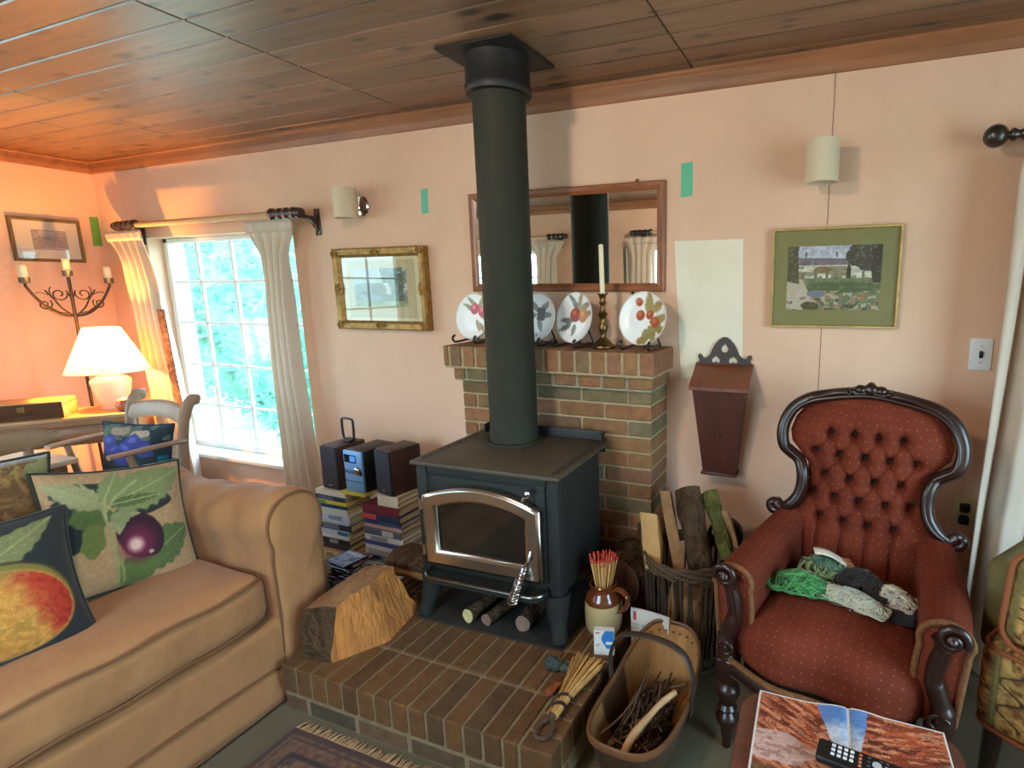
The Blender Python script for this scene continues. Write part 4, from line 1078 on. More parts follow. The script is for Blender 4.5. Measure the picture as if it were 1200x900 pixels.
def p_aubergine(u,v):
    p=Paint(u,v,(176,146,108)); p.noise(.08,50,2)
    G=(128,140,92);GD=(84,106,62);N=(38,46,50);V=(160,166,120)
    p.ell(.28,.80,.22,.08,N,wob=.3,seed=3); p.ell(.10,.55,.12,.20,N,wob=.3,seed=4); p.ell(.62,.62,.22,.075,N,rot=.15,wob=.25)
    p.ell(.26,.60,.13,.12,GD,wob=.5,seed=6); p.ell(.24,.42,.08,.12,(104,120,64),wob=.6,seed=6)
    p.leaf(.36,.66,.98,.92,.17,G,V); p.leaf(.34,.66,.02,.90,.10,(150,152,112),V); p.leaf(.33,.68,.5,.98,.07,G,V); p.leaf(.36,.66,.75,.70,.045,GD,V)
    p.leaf(.45,.12,.95,.42,.16,GD,(130,150,96)); p.leaf(.40,.02,.62,.25,.10,(96,120,66),(130,150,96)); p.ell(.52,.12,.14,.12,(92,116,64),wob=.3)
    p.line([(.22,.92),(.30,.74),(.33,.60),(.35,.35),(.38,.05)],.013,(150,156,108)); p.line([(.33,.6),(.42,.72),(.6,.86)],.011,(160,166,118)); p.line([(.33,.55),(.36,.74)],.009,V); p.line([(.41,.48),(.38,.3),(.42,.04)],.011,(140,150,100))
    p.ell(.545,.385,.155,.20,(50,24,42),rot=.40,soft=.05,wob=.10,seed=2); p.ell(.52,.32,.11,.13,(112,36,70),soft=.9); p.ell(.50,.315,.05,.055,(228,196,186),soft=.9); p.ell(.60,.235,.018,.015,(190,180,160),soft=.6)
    p.leaf(.42,.60,.40,.42,.05,(136,148,108),V); p.leaf(.40,.58,.56,.56,.04,(128,140,98),V); p.ell(.425,.545,.06,.05,(132,144,100),wob=.5)
    p.noise(.10,70,8)
    return p.c
def p_apple(u,v):
    p=Paint(u,v,(36,42,46)); 
    p.leaf(.02,.55,.60,.86,.14,(132,140,86),(164,168,116)); p.leaf(.45,.62,.92,.95,.10,(120,126,84),(150,154,104)); p.ell(.2,.75,.12,.10,(98,108,62),wob=.6)
    p.ell(.58,.36,.37,.335,(52,50,38),soft=.04); p.ell(.58,.365,.35,.315,(126,116,58),soft=.05)
    p.ell(.59,.33,.335,.30,(206,148,70),soft=.05)
    m=np.clip((u-.63)*6+1.8*(fb(u*16,v*16,3)-.5)+(v-.45)*1.5,0,1)*((((u-.59)/.325)**2+((v-.33)/.29)**2)<1)
    p.lay(m,(186,58,36)); 
    ins=((((u-.59)/.33)**2+((v-.33)/.295)**2)<1).astype(float)
    p.lay(ins*(fb(u*40,v*40,5)>.52)*.45*(1-m),(168,112,44)); p.lay(ins*(fb(u*40,v*30,15)>.56)*.4*(v<.3)*(1-m),(140,120,50)); p.lay(ins*m*(fb(u*40,v*40,9)>.55)*.6,(150,34,28)); p.lay(ins*np.clip((v-.52)*8,0,1)*.7*(1-m),(132,104,70))
    p.ell(.42,.30,.12,.12,(226,178,90),soft=1)
    p.line([(.36,.58),(.34,.68),(.30,.8)],.016,(120,104,76)); p.line([(.36,.58),(.40,.50)],.014,(96,90,56))
    p.noise(.1,80,2)
    return p.c
def p_straw(u,v):
    p=Paint(u,v,(128,96,58)); p.lay((fb(u*10,v*34,3)>.5)*.7,(92,66,40)); p.lay((fb(u*30+v*8,v*12,7)>.55)*.6,(160,128,82))
    p.lay(np.clip((v-.93-.02*np.sin(u*9))*25,0,1),(170,180,190)); p.lay(((v>.86)&(v<.95)&(fb(u*20,v*20,2)>.52))*.7,(142,144,88)); p.ell(.95,.86,.10,.12,(130,136,90),wob=.6); p.ell(.1,.3,.2,.3,(64,54,40),wob=.6)
    p.noise(.15,60,8); return p.c
def p_blue(u,v):
    p=Paint(u,v,(30,46,54)); p.lay((v>.75)*(fb(u*9,v*9,3)>.45)*.8,(96,112,92)); p.ell(.35,.9,.12,.08,(150,130,110),wob=.6); p.ell(.65,.86,.12,.06,(170,150,130),wob=.6)
    for x,y in((.12,.62),(.3,.58),(.5,.6),(.66,.66),(.75,.58),(.58,.72),(.22,.7),(.42,.45)):
        p.ell(x,y,.12,.12,(54,60,130),wob=.5,seed=int(x*90)); p.ell(x-.02,y+.03,.06,.05,(86,96,176),soft=1)
    p.lay((v<.35)*(fb(u*12,v*12,6)>.5)*.7,(46,60,56)); p.lay((u>.9)*(v<.5)*.9,(24,110,128)); p.noise(.2,50,4); return p.c
X90=pi/2
pillow('beige needlepoint cushion with a purple aubergine, nearest the sofa arm',(-2.125,-1.305,.664),.385,.41,.13,.42,.20,X90+.05,p_aubergine,backrgb=(96,88,66))
pillow('needlepoint cushion with a red and yellow apple, at the left front of the sofa',(-1.985,-1.69,.650),.42,.38,.15,.40,.06,X90-.08,p_apple)
pillow('brown straw patterned cushion behind the apple and aubergine cushions',(-2.235,-1.62,.745),.44,.42,.11,.30,.12,X90,p_straw,backrgb=(90,70,50))
pillow('dark blue flower cushion on the pale carver chair',(-3.15,-.735,.632),.36,.30,.12,.16,.03,math.radians(18),p_blue,pipe=mat('navy_piping',(24,40,60),rough=.9),backrgb=(24,90,110))
# ---------------------------------------------------------------- buttoned armchair
red_m=dots_mat('red_dotted_upholstery',(112,46,28),(150,90,56),37,.088)
braid_m=mat('gimp_braid',(128,82,44),rough=.9,var=.4,vs=120,bump=.6,bs=300)
btn_m=mat('dark_button',(58,26,24),rough=.8)
t=thing('armchair','dark red buttoned armchair with carved mahogany frame on the right','armchair',(.075,-.52,0),math.radians(-10.4))
AC=t
yb=lambda z:.165+.15*(z-.42)
ROWS=[(.91,[-.112,-.036,.040,.113]),(.837,[-.16,-.079,.002,.078,.155]),(.76,[-.121,-.04,.038,.115]),(.689,[-.159,-.083,-.005,.076,.153]),(.614,[-.128,-.048,.03,.107])]
BT=[(x,z) for z,xs in ROWS for x in xs]
WID=[(.30,.225),(.42,.225),(.52,.235),(.60,.232),(.64,.215),(.69,.185),(.735,.180),(.79,.188),(.83,.222),(.86,.250),(.90,.258),(.95,.243),(1.0,.205),(1.03,.14),(1.04,.09)]
zz_=[a for a,b in WID];ww_=[b for a,b in WID]
def wid(z): return float(np.interp(z,zz_,ww_))
def back(u,v):
    z=.36+(1.04-.36)*v; x=(2*u-1)*wid(z)
    y=yb(z)-.065*(1-abs(2*u-1)**3)*min(1,(1.05-z)/.10)**.6
    for bx_,bz in BT:
        d2=(x-bx_)**2+(z-bz)**2
        y+=.042*math.exp(-d2/.00026)+.016*math.exp(-d2/.0014)
    # pleats that run from button to button and down from the lowest row
    for k,(rz,xs) in enumerate(ROWS[:-1]):
        nz,nx=ROWS[k+1]
        for xa in xs:
            for xc in nx:
                if abs(xa-xc)<.06:
                    f=(rz-z)/(rz-nz)
                    if 0<f<1:
                        xl_=xa+(xc-xa)*f; y+=.008*math.exp(-((x-xl_)/.006)**2)
    for xa in ROWS[-1][1]:
        if z<.614: y+=.016*math.exp(-((x-xa*(1+.05*(.614-z)/.2))/.007)**2)
    for xa in ROWS[0][1]:
        if z>.91: y+=.008*math.exp(-((x-xa)/.007)**2)*max(0,1-(z-.91)/.06)
    return (x,y,z)
m=M(); m.grid(back,150,150,patfn=lambda u,v:((2*u-1)*.26,.68*v)); m.grid(lambda u,v:((2*u-1)*wid(.36+.68*v),yb(.36+.68*v)+.03,.36+.68*v),20,30)
m.build('backrest',red_m,t,smooth=180,recalc=False)
for x,z in BT:
    u=(x/wid(z)+1)/2; p=back(u,(z-.36)/.68)
    m=M(); m.lathe([(0,-.004),(.006,-.003),(.008,0),(.006,.003),(0,.004)],10,T=Matrix.Translation((p[0],p[1]-.002,p[2]))@Matrix.Rotation(pi/2,4,'X')); m.build('button',btn_m,t)
# show-wood frame of the back
half=[(-.278,.600),(-.300,.603),(-.307,.622),(-.29,.632),(-.278,.622),(-.262,.612),(-.232,.636),(-.207,.672),(-.197,.715),(-.200,.765),(-.218,.80),(-.250,.823),(-.274,.842),(-.284,.885),(-.276,.935),(-.248,.985),(-.20,1.018),(-.14,1.035),(-.07,1.048),(0,1.055)]
full=half+[(-x,z) for x,z in half[-2::-1]]
sp=spline([(x,yb(z)-.012-.012*(abs(x)<.24)*(z<.8),z) for x,z in full],4)
m=M(); m.tube(sp,[.021 if 12<i<len(sp)-12 else .015 for i in range(len(sp))],12,sx=1.1,sy=1.0)
sp2=spline([(x*.955,yb(z)-.034-.012*(abs(x)<.24)*(z<.8),.86+(z-.86)*.965) for x,z in full[5:-5]],4)
m.tube(sp2,.0075,8)
m.build('back_frame',dark_wood,t,smooth=60)
m=M()
for x,z,rx,rz_ in((0,1.068,.026,.022),(-.032,1.066,.022,.017),(.032,1.066,.022,.017),(-.058,1.058,.016,.012),(.058,1.058,.016,.012),(0,1.086,.012,.008)):
    m.lathe([(0,-1),(.5,-.87),(.87,-.5),(1,0),(.87,.5),(.5,.87),(0,1)],14,T=Matrix.Translation((x,yb(z)-.02,z))@Matrix.Diagonal((rx,.022,rz_,1)))
for s in(-1,1): m.tube(spline([(s*.07,yb(1.05)-.032,1.055),(s*.11,yb(1.04)-.034,1.05),(s*.16,yb(1.04)-.034,1.034),(s*.2,yb(1.02)-.03,1.018)],5),[.011-.0004*i for i in range(16)],8)
m.build('crest_carving',dark_wood,t,smooth=60)
# seat
def sf(w,p):
    f=(w.y+.27)/.5
    x=w.x*(1.06-.2*max(0,f))
    y=w.y-(.035*(1-p[0]**2)-.012*cos(p[0]*pi*2) if p[1]<-.8 else .035*(1-p[0]**2)*max(0,-p[1]))
    z=w.z
    if p[2]>0: z+=.045*(1-p[0]**2)*(1-abs(p[1])**3)
    return (x,y,z)
m=M(); m.rbox((.245,.25,.075),.05,14,fn=sf,T=Matrix.Translation((0,-.065,.365))); m.pat=[(a[0],a[1]+a[2],0) for a in m.pat]; m.build('seat',red_m,t,smooth=180)
# front rail
m=M(); P=[]
for i in range(25):
    f=i/24*2-1; P.append((f*.265,-.325-.03*(1-f*f)+.01*cos(f*pi*2),.275+.012*abs(f)))
m.tube(P,.022,10,sx=1.2,sy=.8); m.tube([(x,y-.012,z-.016) for x,y,z in P],.007,8); m.build('front_rail',dark_wood,t)
m=M(); m.tube([(x,y-.01,z+.03) for x,y,z in P],.0085,8); m.build('gimp',braid_m,t)
m=M(); m.span((-.23,-.30,.25),(.23,.18,.30)); m.build('seat_frame',dark_wood,t,smooth=0)
def armpad(s):
    def fn(u,v):
        # v from back to front, u around the section (inner bottom, over the top, outer bottom)
        y=.19-.475*v
        xin=.178+.045*v+.010*sin(pi*v); xo=.282+.046*v+.016*sin(pi*v)
        zt=.628-.025*sin(pi*v*.8)-.012*v
        r=(xo-xin)/2; 
        if u<.3: f=u/.3; return (s*(xin-.01*sin(pi*f)),y,.33+(zt-r-.33)*f)
        if u<.7:
            a=pi-(u-.3)/.4*pi; return (s*((xin+xo)/2+r*1.12*cos(a)),y,zt-r+r*sin(a))
        f=(u-.7)/.3; return (s*(xo-.02*f),y,zt-r+(.29-zt+r)*f)
    m=M(); m.grid(fn,44,30,patfn=lambda u,v:(.55*u,.48*v))
    # front closing panel
    ring=[fn(i/43,1) for i in range(44)]; cen=(sum(p[0] for p in ring)/44,ring[0][1]-.012,sum(p[2] for p in ring)/44)
    m.add(ring+[cen],[(i,(i+1),44) for i in range(43)]+[(43,0,44)],pat=[(p[0],p[2],0) for p in ring+[cen]])
    m.build('arm',red_m,t,smooth=60,recalc=True)
    m=M(); m.tube([(p[0],p[1]-.002,p[2]) for p in ring[2:42]],.0085,8); m.build('arm_gimp',braid_m,t)
    # carved arm support: scroll, S curve, knee
    m=M(); yy=-.305
    sc=[]
    for i in range(30):
        a=-.4+i*.33; r=.034*(1-i/36); sc.append((s*(.288+cos(a)*r),yy-.006-.0006*i,.578+sin(a)*r))
    S=[(.318,.57),(.30,.535),(.268,.49),(.255,.44),(.262,.40),(.285,.375),(.292,.345),(.28,.315)]
    S=[(.262,.575),(.272,.545),(.262,.50),(.258,.455),(.272,.41),(.284,.37),(.284,.33),(.276,.30)]
    m.tube(sc,[.0125-.0002*i for i in range(30)],8)
    m.tube(spline([(s*x,yy,z) for x,z in S],5),[.021]*8+[.022]*8+[.025]*8+[.029]*8+[.031]*4,12,sx=1.0,sy=1.0)
    m.tube(spline([(s*(x-.012),yy-.016,z) for x,z in S[1:]],5),.006,6); m.tube(spline([(s*(x+.012),yy-.015,z) for x,z in S[1:]],5),.005,6)
    kn=[]
    for i in range(22):
        a=.5+i*.36; r=.026*(1-i/28); kn.append((s*(.276+cos(a)*r),yy-.022,.35+sin(a)*r))
    m.tube(kn,.0065,7)
    m.lathe([(0,-.03),(.012,-.026),(.016,-.01),(.0,.0)],12,T=Matrix.Translation((s*.288,yy-.002,.578))@Matrix.Rotation(-pi/2,4,'X'))
    m.build('arm_support',dark_wood,t,smooth=60)
    m=M(); m.span((s*.274-.03,yy-.03,.245),(s*.274+.03,yy+.03,.315),.006)
    m.lathe([(.0,.0),(.012,0),(.014,.008),(.012,.02),(.015,.03),(.018,.05),(.022,.075),(.034,.095),(.036,.11),(.026,.122),(.022,.13),(.03,.142),(.022,.155),(.028,.17),(.038,.195),(.034,.215),(.022,.228),(.03,.236),(.03,.25)],22,c=(s*.274,yy,.0))
    m.build('front_leg',dark_wood,t,smooth=50)
    m=M(); m.tube(spline([(s*.19,.19,.36),(s*.195,.205,.2),(s*.205,.245,.0)],6),[.024]*7+[.02]*6,8); m.build('back_leg',dark_wood,t)
for s in(-1,1): armpad(s)
# ---------------------------------------------------------------- yarn on the seat
TA=Matrix.Translation((.075,-.52,0))@Matrix.Rotation(math.radians(-10.4),4,'Z')
def yarn(label,cx,cy,z0,rx,ry,h,n,cols,seed,rz=0,loops=7):
    q=random.Random(seed); b=TA@Vector((cx,cy-.03,z0))
    t=thing('yarn_skein',label,'yarn',tuple(b),math.radians(-10.4)+rz)
    m=M()
    for k in range(int(n*.62)):
        ox=q.uniform(-.75,.75)*rx; oy=q.uniform(-.7,.7)*ry; d=math.sqrt(max(0,1-(ox/rx)**2-(oy/ry)**2))
        P=[];ph=q.uniform(0,6.28);rr=q.uniform(.014,.05)
        dx,dy=q.uniform(-.05,.05)*rx/.07,q.uniform(-.02,.02)
        for i in range(loops*6):
            f=i/(loops*6); a=ph+f*loops*2.2
            x=ox+dx*(f-.5)+cos(a)*rr*(1+.3*sin(f*9+k)); y=oy+dy*(f-.5)+sin(a)*rr*.8
            x=max(-rx*1.12,min(rx*1.12,x));y=max(-ry*1.15,min(ry*1.15,y))
            dd=max(0,1-(x/rx)**2-(y/ry)**2); P.append((x,y,.004+h*dd**.6*(.55+.45*(k/n))+.003*sin(a*1.7)))
        c=lin(q.choice(cols)); m.tube(P,.0033,5,col=c)
    m.lathe([(1,0),(.9,.4),(.6,.75),(0,.9)],16,T=Matrix.Diagonal((rx*.7,ry*.7,h*.45,1)),col=tuple(x*.22 for x in lin(cols[0])))  # core in darkened yarn colour paints the shade between the strands
    m.build('strands',mat('wool',(255,255,255),rough=.95,vcol=True,sheen=.3),t,smooth=180)
Z=.496
yarn('bright green yarn skein at the left front of the armchair seat',-.115,-.075,Z-.008,.085,.055,.05,60,[(66,140,74),(84,160,92),(50,116,60)],1)
yarn('blue green and lime yarn skein at the back of the armchair seat',-.06,.055,Z-.004,.085,.045,.06,50,[(92,128,100),(74,110,92),(150,170,110),(64,96,80)],2)
yarn('black and dark brown yarn skein in the middle of the armchair seat',.045,.005,Z-.002,.07,.055,.06,50,[(34,30,30),(48,38,34),(26,26,28)],3)
yarn('pale grey green yarn skein at the front of the armchair seat',.035,-.085,Z-.006,.095,.035,.035,50,[(196,200,176),(176,180,164),(210,208,180)],4,rz=-.25)
yarn('cream and grey yarn skein at the right side of the armchair seat',.135,-.005,Z-.012,.062,.04,.045,40,[(222,212,180),(190,186,174),(150,150,146)],5,rz=-.3)
yarn('small rust orange yarn skein among the green and black skeins',-.01,.06,Z+.0,.03,.025,.06,14,[(170,96,52),(186,112,62)],6)
t=thing('black_bag','folded black cloth under the grey yarn at the right of the armchair seat','cloth',tuple(TA@Vector((.145,-.09,Z-.02))),-.3)
m=M(); m.rbox((.06,.035,.012),.01,8,fn=lambda w,p:(w.x,w.y,w.z+.004*sin(w.x*90)*cos(w.y*70))); m.build('cloth',mat('black_cloth',(30,28,30),rough=.95,sheen=.2),t,smooth=180)
t=thing('paper_band','cream paper yarn band between the green and black skeins','paper band',tuple(TA@Vector((-.055,.0,Z+.062))),.2)
m=M(); m.grid(lambda u,v:(-.05+.1*u,-.018+.036*v,.008*sin(u*4)+.006*v-.03*(u-.5)),12,4); o=m.build('strip',mat('cream_paper',(232,222,200),rough=.8),t,smooth=180,recalc=False); sd=o.modifiers.new('thick','SOLIDIFY'); sd.thickness=.0012
t=thing('scissors','small silver scissors lying in front of the yarn on the armchair seat','scissors',tuple(TA@Vector((.0,-.155,Z-.005))),math.radians(-14))
steel=mat('scissor_steel',(200,200,204),rough=.2,metal=1)
for s in(-1,1):
    m=M(); m.add([(-.07,s*.001,0),(.0,s*.006,0),(.03,s*.001,0),(.0,-s*.003,0),(-.07,s*.001,.0025),(.0,s*.006,.0025),(.03,s*.001,.0025),(.0,-s*.003,.0025)],[(0,1,2,3),(4,7,6,5),(0,4,5,1),(1,5,6,2),(2,6,7,3),(3,7,4,0)])
    m.tube([(.028,s*.001,.0015),(.04,-s*.006,.0015)],.002,6); m.tube([(.054+.016*cos(a),-s*.012+.010*sin(a),.0015) for a in[i*2*pi/18 for i in range(18)]],.002,6,closed=True); m.build('blade',steel,t)
# ---------------------------------------------------------------- books in two stacks
page_m=mat('book_pages',(206,186,146),rough=.9,var=.15,vs=8,stretch=(1,1,40))
cover_m=mat('book_cover',(255,255,255),rough=.45,vcol=True)
def book(label,c,w,d,h,rgb,rz,group,band=None,band2=None):
    """spine towards -y; lies flat, base at c"""
    t=thing('book',label,'book',c,rz,group)
    col=lin(rgb)
    m=M(); e=.0022
    m.span((-w/2,-d/2,0),(w/2,d/2,e),.0008,1,col=col); m.span((-w/2,-d/2,h-e),(w/2,d/2,h),.0008,1,col=col)
    m.span((-w/2,-d/2-.001,0),(w/2,-d/2+e,h),.001,1,col=col)
    if band: m.span((-w/2+w*band[0],-d/2-.0016,h*.12),(-w/2+w*band[1],-d/2-.0008,h*.88),col=lin(band[2]))
    if band2: m.span((-w/2+w*band2[0],-d/2-.0016,h*.3),(-w/2+w*band2[1],-d/2-.0008,h*.7),col=lin(band2[2]))
    m.build('cover',cover_m,t,smooth=0)
    m=M(); m.span((-w/2+.004,-d/2+e,e),(w/2-.004,d/2-.004,h-e)); m.build('pages',page_m,t,smooth=0)
    return t
ORD=['top','second','third','fourth','fifth','sixth','seventh','eighth','ninth','tenth','eleventh','twelfth','thirteenth','fourteenth','fifteenth','sixteenth','bottom']
# from the floor up: thickness, colour, words, band
LEFT=[(.036,(150,150,150),'thick grey paperback with a picture spine',(.2,.7,(190,170,160))),(.032,(196,180,144),'beige hardback',None),(.03,(214,192,140),'cream yellow paperback',(.1,.35,(160,130,90))),(.018,(196,150,120),'thin pinkish brown book',None),(.03,(70,52,48),'dark brown book',None),(.026,(34,36,40),'black book',(.3,.6,(150,150,150))),(.018,(214,214,206),'thin white book',None),(.026,(196,206,220),'white book with a teal spine end',(.62,.98,(44,110,150))),(.036,(40,48,70),'dark navy book with grey lettering marks',(.08,.6,(110,120,140))),(.014,(190,200,210),'thin pale grey book',None),(.03,(190,204,226),'pale blue white book',(.3,.75,(130,150,180))),(.032,(206,214,204),'white spined paperback',None),(.022,(30,70,90),'dark teal book',(.05,.5,(40,60,110))),(.02,(214,200,70),'yellow and green paperback',(.0,.3,(90,150,90))),(.024,(36,48,80),'navy blue book',(.1,.6,(90,100,140))),(.026,(222,216,200),'white hardback',None)]
RIGHT=[(.034,(206,170,140),'thick peach coloured book',(.2,.7,(190,140,120))),(.014,(190,186,186),'thin grey white book',None),(.03,(40,44,56),'black book with a blue end',(.0,.2,(30,50,120))),(.034,(110,150,186),'light blue book',(.2,.6,(140,170,196))),(.022,(40,44,80),'navy book with pale marks',(.4,.8,(120,120,150))),(.032,(196,190,186),'pale grey book',(.1,.8,(160,150,150))),(.018,(206,206,204),'thin whitish book',None),(.02,(70,70,130),'violet blue book',None),(.028,(216,214,206),'white book with grey lettering marks',(.15,.6,(150,150,150))),(.036,(90,98,110),'slate grey book with white lettering marks',(.5,.8,(200,200,200))),(.02,(206,160,150),'thin pink book',None),(.022,(50,60,120),'dark blue book',(.4,.9,(60,90,120))),(.034,(40,50,80),'book with red and blue picture spine',(.0,.36,(206,80,80))),(.042,(116,40,58),'thick maroon book',None)]
q=random.Random(21)
ORD=ORD[:15]+['sixteenth','seventeenth','bottom']
def stack(spec,x,y,w,where,rz):
    z=.001; n=len(spec)
    for i,(h,rgb,words,band) in enumerate(spec):
        k=n-1-i
        o_='topmost' if k==0 else ('lowest' if k==n-1 else ORD[k]+' from the top')
        ww=w*q.uniform(.92,1.04); dd=q.uniform(.15,.2)
        book(f'{words}, {o_} of the {where} book stack',(x+q.uniform(-.006,.006),y+dd/2+q.uniform(-.004,.004),z),ww,dd,h,rgb,rz+q.uniform(-.03,.03),f'books in the {where} stack',band)
        z+=h+.0006
    return z
zl=stack(LEFT,-2.30,-.40,.20,'left',0); zr=stack(RIGHT,-1.985,-.40,.235,'right',0)
# two cream books and the yellow one under the music centre
zr2=zr
for k,wd in enumerate(('lower of the two small cream books under the right speaker','upper of the two small cream books under the right speaker')):
    book(wd,(-1.94,-.315,zr2),.125,.16,.026,(224,214,196),0,'books in the right stack'); zr2+=.0266
zy=max(zl,zr)
# ---------------------------------------------------------------- music centre and speakers
spk=mat('speaker_walnut',(66,40,34),rough=.5,var=.25,vs=8,stretch=(1,1,.3)); cloth=mat('speaker_cloth',(52,52,60),rough=.95,bump=.5,bs=900)
def speaker(label,c,rz,w=.118,d=.17,h=.222):
    t=thing('loudspeaker',label,'loudspeaker',c,rz,'pair of small loudspeakers')
    m=M(); m.box((0,.006,h/2),(w,d-.012,h),.003); m.build('cabinet',spk,t,smooth=30)
    m=M(); m.rbox((w/2-.003,.007,h/2-.003),.005,4,T=Matrix.Translation((0,-d/2+.005,h/2))); m.build('grille',cloth,t,smooth=40)
    m=M(); m.span((-.011,-d/2-.0035,.021),(.011,-d/2-.0018,.027)); m.build('badge',mat('badge_silver',(170,170,180),rough=.3,metal=1),t,smooth=0)
speaker('dark speaker with a loop aerial on top, on the left book stack',(-2.305,-.30,zl),-.06)
speaker('dark speaker on the two cream books of the right stack',(-1.945,-.305,zr2),-.20)
t=thing('loop_aerial','black rounded loop aerial standing on the left speaker','aerial',(-2.28,-.28,zl+.2225),-.1)
m=M(); m.tube(spline([(-.04,0,.03),(-.042,0,.1),(-.03,0,.118),(.03,0,.118),(.042,0,.1),(.04,0,.03),(.025,0,.012),(-.025,0,.012)],5,True),.006,8,closed=True); m.build('loop',mat('black_plastic'),t)
m=M(); m.box((0,0,.006),(.05,.04,.012),.004); m.build('foot',mat('black_plastic'),t)
book('flat yellow book under the blue music centre',(-2.14,-.325,max(zl,zr)-.0),.15,.17,.016,(206,190,80),0,'books in the right stack')
zm=max(zl,zr)+.0166
t=thing('music_centre','compact music centre with pale blue front between the two speakers','stereo',(-2.125,-.30,zm-.0),-.08)
blue=mat('brushed_blue_silver',(120,164,214),rough=.35,metal=.2)
w,d,h=.128,.2,.205
m=M(); m.box((0,.01,h/2),(w,d-.02,h),.004); m.build('case',mat('black_plastic'),t,smooth=30)
m=M(); m.box((0,-d/2+.006,h/2),(w-.002,.014,h-.002),.004); f_=m.build('fascia',blue,t,smooth=30)
m=M(); m.span((-.055,-d/2-.0025,.145),(.025,-d/2-.0005,.185)); m.build('display',mat('display_black',(14,20,30),rough=.1),t,smooth=0)
m=M(); m.span((-.015,-d/2-.003,.152),(.02,-d/2-.0022,.18)); m.build('lit_window',mat('display_blue',(70,130,200),rough=.2,emit=(70,140,220),es=.5),t,smooth=0)
m=M(); m.lathe([(.019,0),(.019,.012),(.015,.016),(0,.016)],24,T=Matrix.Translation((.036,-d/2,.112))@Matrix.Rotation(pi/2,4,'X')); m.build('volume_knob',mat('polished_steel'),t,smooth=50)
m=M(); m.span((-.06,-d/2-.002,.088),(.06,-d/2-.0005,.108)); m.build('button_strip',mat('display_black'),t,smooth=0)
for k in range(3):
    m=M(); m.tube([(-.045+k*.024+.009*cos(a),-d/2-.003,.098+.008*sin(a)) for a in[i*2*pi/16 for i in range(16)]],.0018,6,closed=True); m.build('button',blue,t)
m=M(); m.span((-.058,-d/2-.0015,.052),(.058,-d/2-.0005,.055)); m.span((-.058,-d/2-.0015,.05),(-.055,-d/2-.0005,.056)); m.build('tray_slot',mat('display_black'),t,smooth=0)
# ---------------------------------------------------------------- disc cases on the floor
def disc_case(label,c,rgb,rz,group,band=None,rot=None):
    t=thing('disc_case',label,'disc case',c,rz,group,rot=rot)
    m=M(); m.box((0,0,.005),(.142,.125,.0096),.0012,1); m.build('case',mat('clear_dark_plastic',(40,42,46),rough=.2),t,smooth=0)
    k=abs(hash(rgb))%97 if False else int(sum(rgb))%97
    m=M(); m.grid(lambda u,v:(-.064+.132*u,-.059+.118*v,.0101),26,26,colfn=lambda u,v:Paint(u,v,rgb).lay((fb(u*7,v*7,k)>.5)*.7,tuple(max(0,x-70) for x in rgb)).lay((fb(u*11,v*9,k+3)>.56)*.7,(210,206,214)).rect(.1,.75,.9,.9,tuple(min(255,x+50) for x in rgb)).c)
    m.build('sleeve',mat('glossy_print',(255,255,255),rough=.25,vcol=True),t,smooth=0,recalc=False)
PALC=[((150,176,220),'pale blue'),((70,74,84),'charcoal'),((110,100,96),'grey brown'),((190,186,190),'light grey'),((60,60,110),'indigo'),((120,90,90),'dusty red'),((88,96,90),'grey green'),((160,150,130),'sand')]
def cdpile(x,y,n,z0,where,rz):
    z=z0
    for i in range(n):
        rgb,wn=PALC[(i*3+int(abs(x)*40))%8]
        k=n-1-i; o_='topmost' if k==0 else ('lowest' if k==n-1 else ORD[k]+' from the top')
        disc_case(f'{wn} disc case, {o_}, pile {where}',(x+q.uniform(-.012,.012),y+q.uniform(-.012,.012),z),rgb,rz+q.uniform(-.12,.12),f'disc cases in the pile {where}'); z+=.0104
    return z
cdpile(-2.25,-.64,16,.001,'beside the sofa arm',.15); cdpile(-2.085,-.51,16,.001,'in front of the left books',-.1)
cdpile(-1.92,-.53,15,.001,'in front of the right books',.2); cdpile(-1.765,-.47,13,.001,'nearest the stove',-.15); cdpile(-1.90,-.69,6,.001,'under the leaning case',.1)
disc_case('disc case with a pale blue and white sleeve standing on edge before the log',(-1.885,-.705,.1275),(150,170,200),0,'disc cases beside the hearth',rot=(math.radians(72),0,.35))
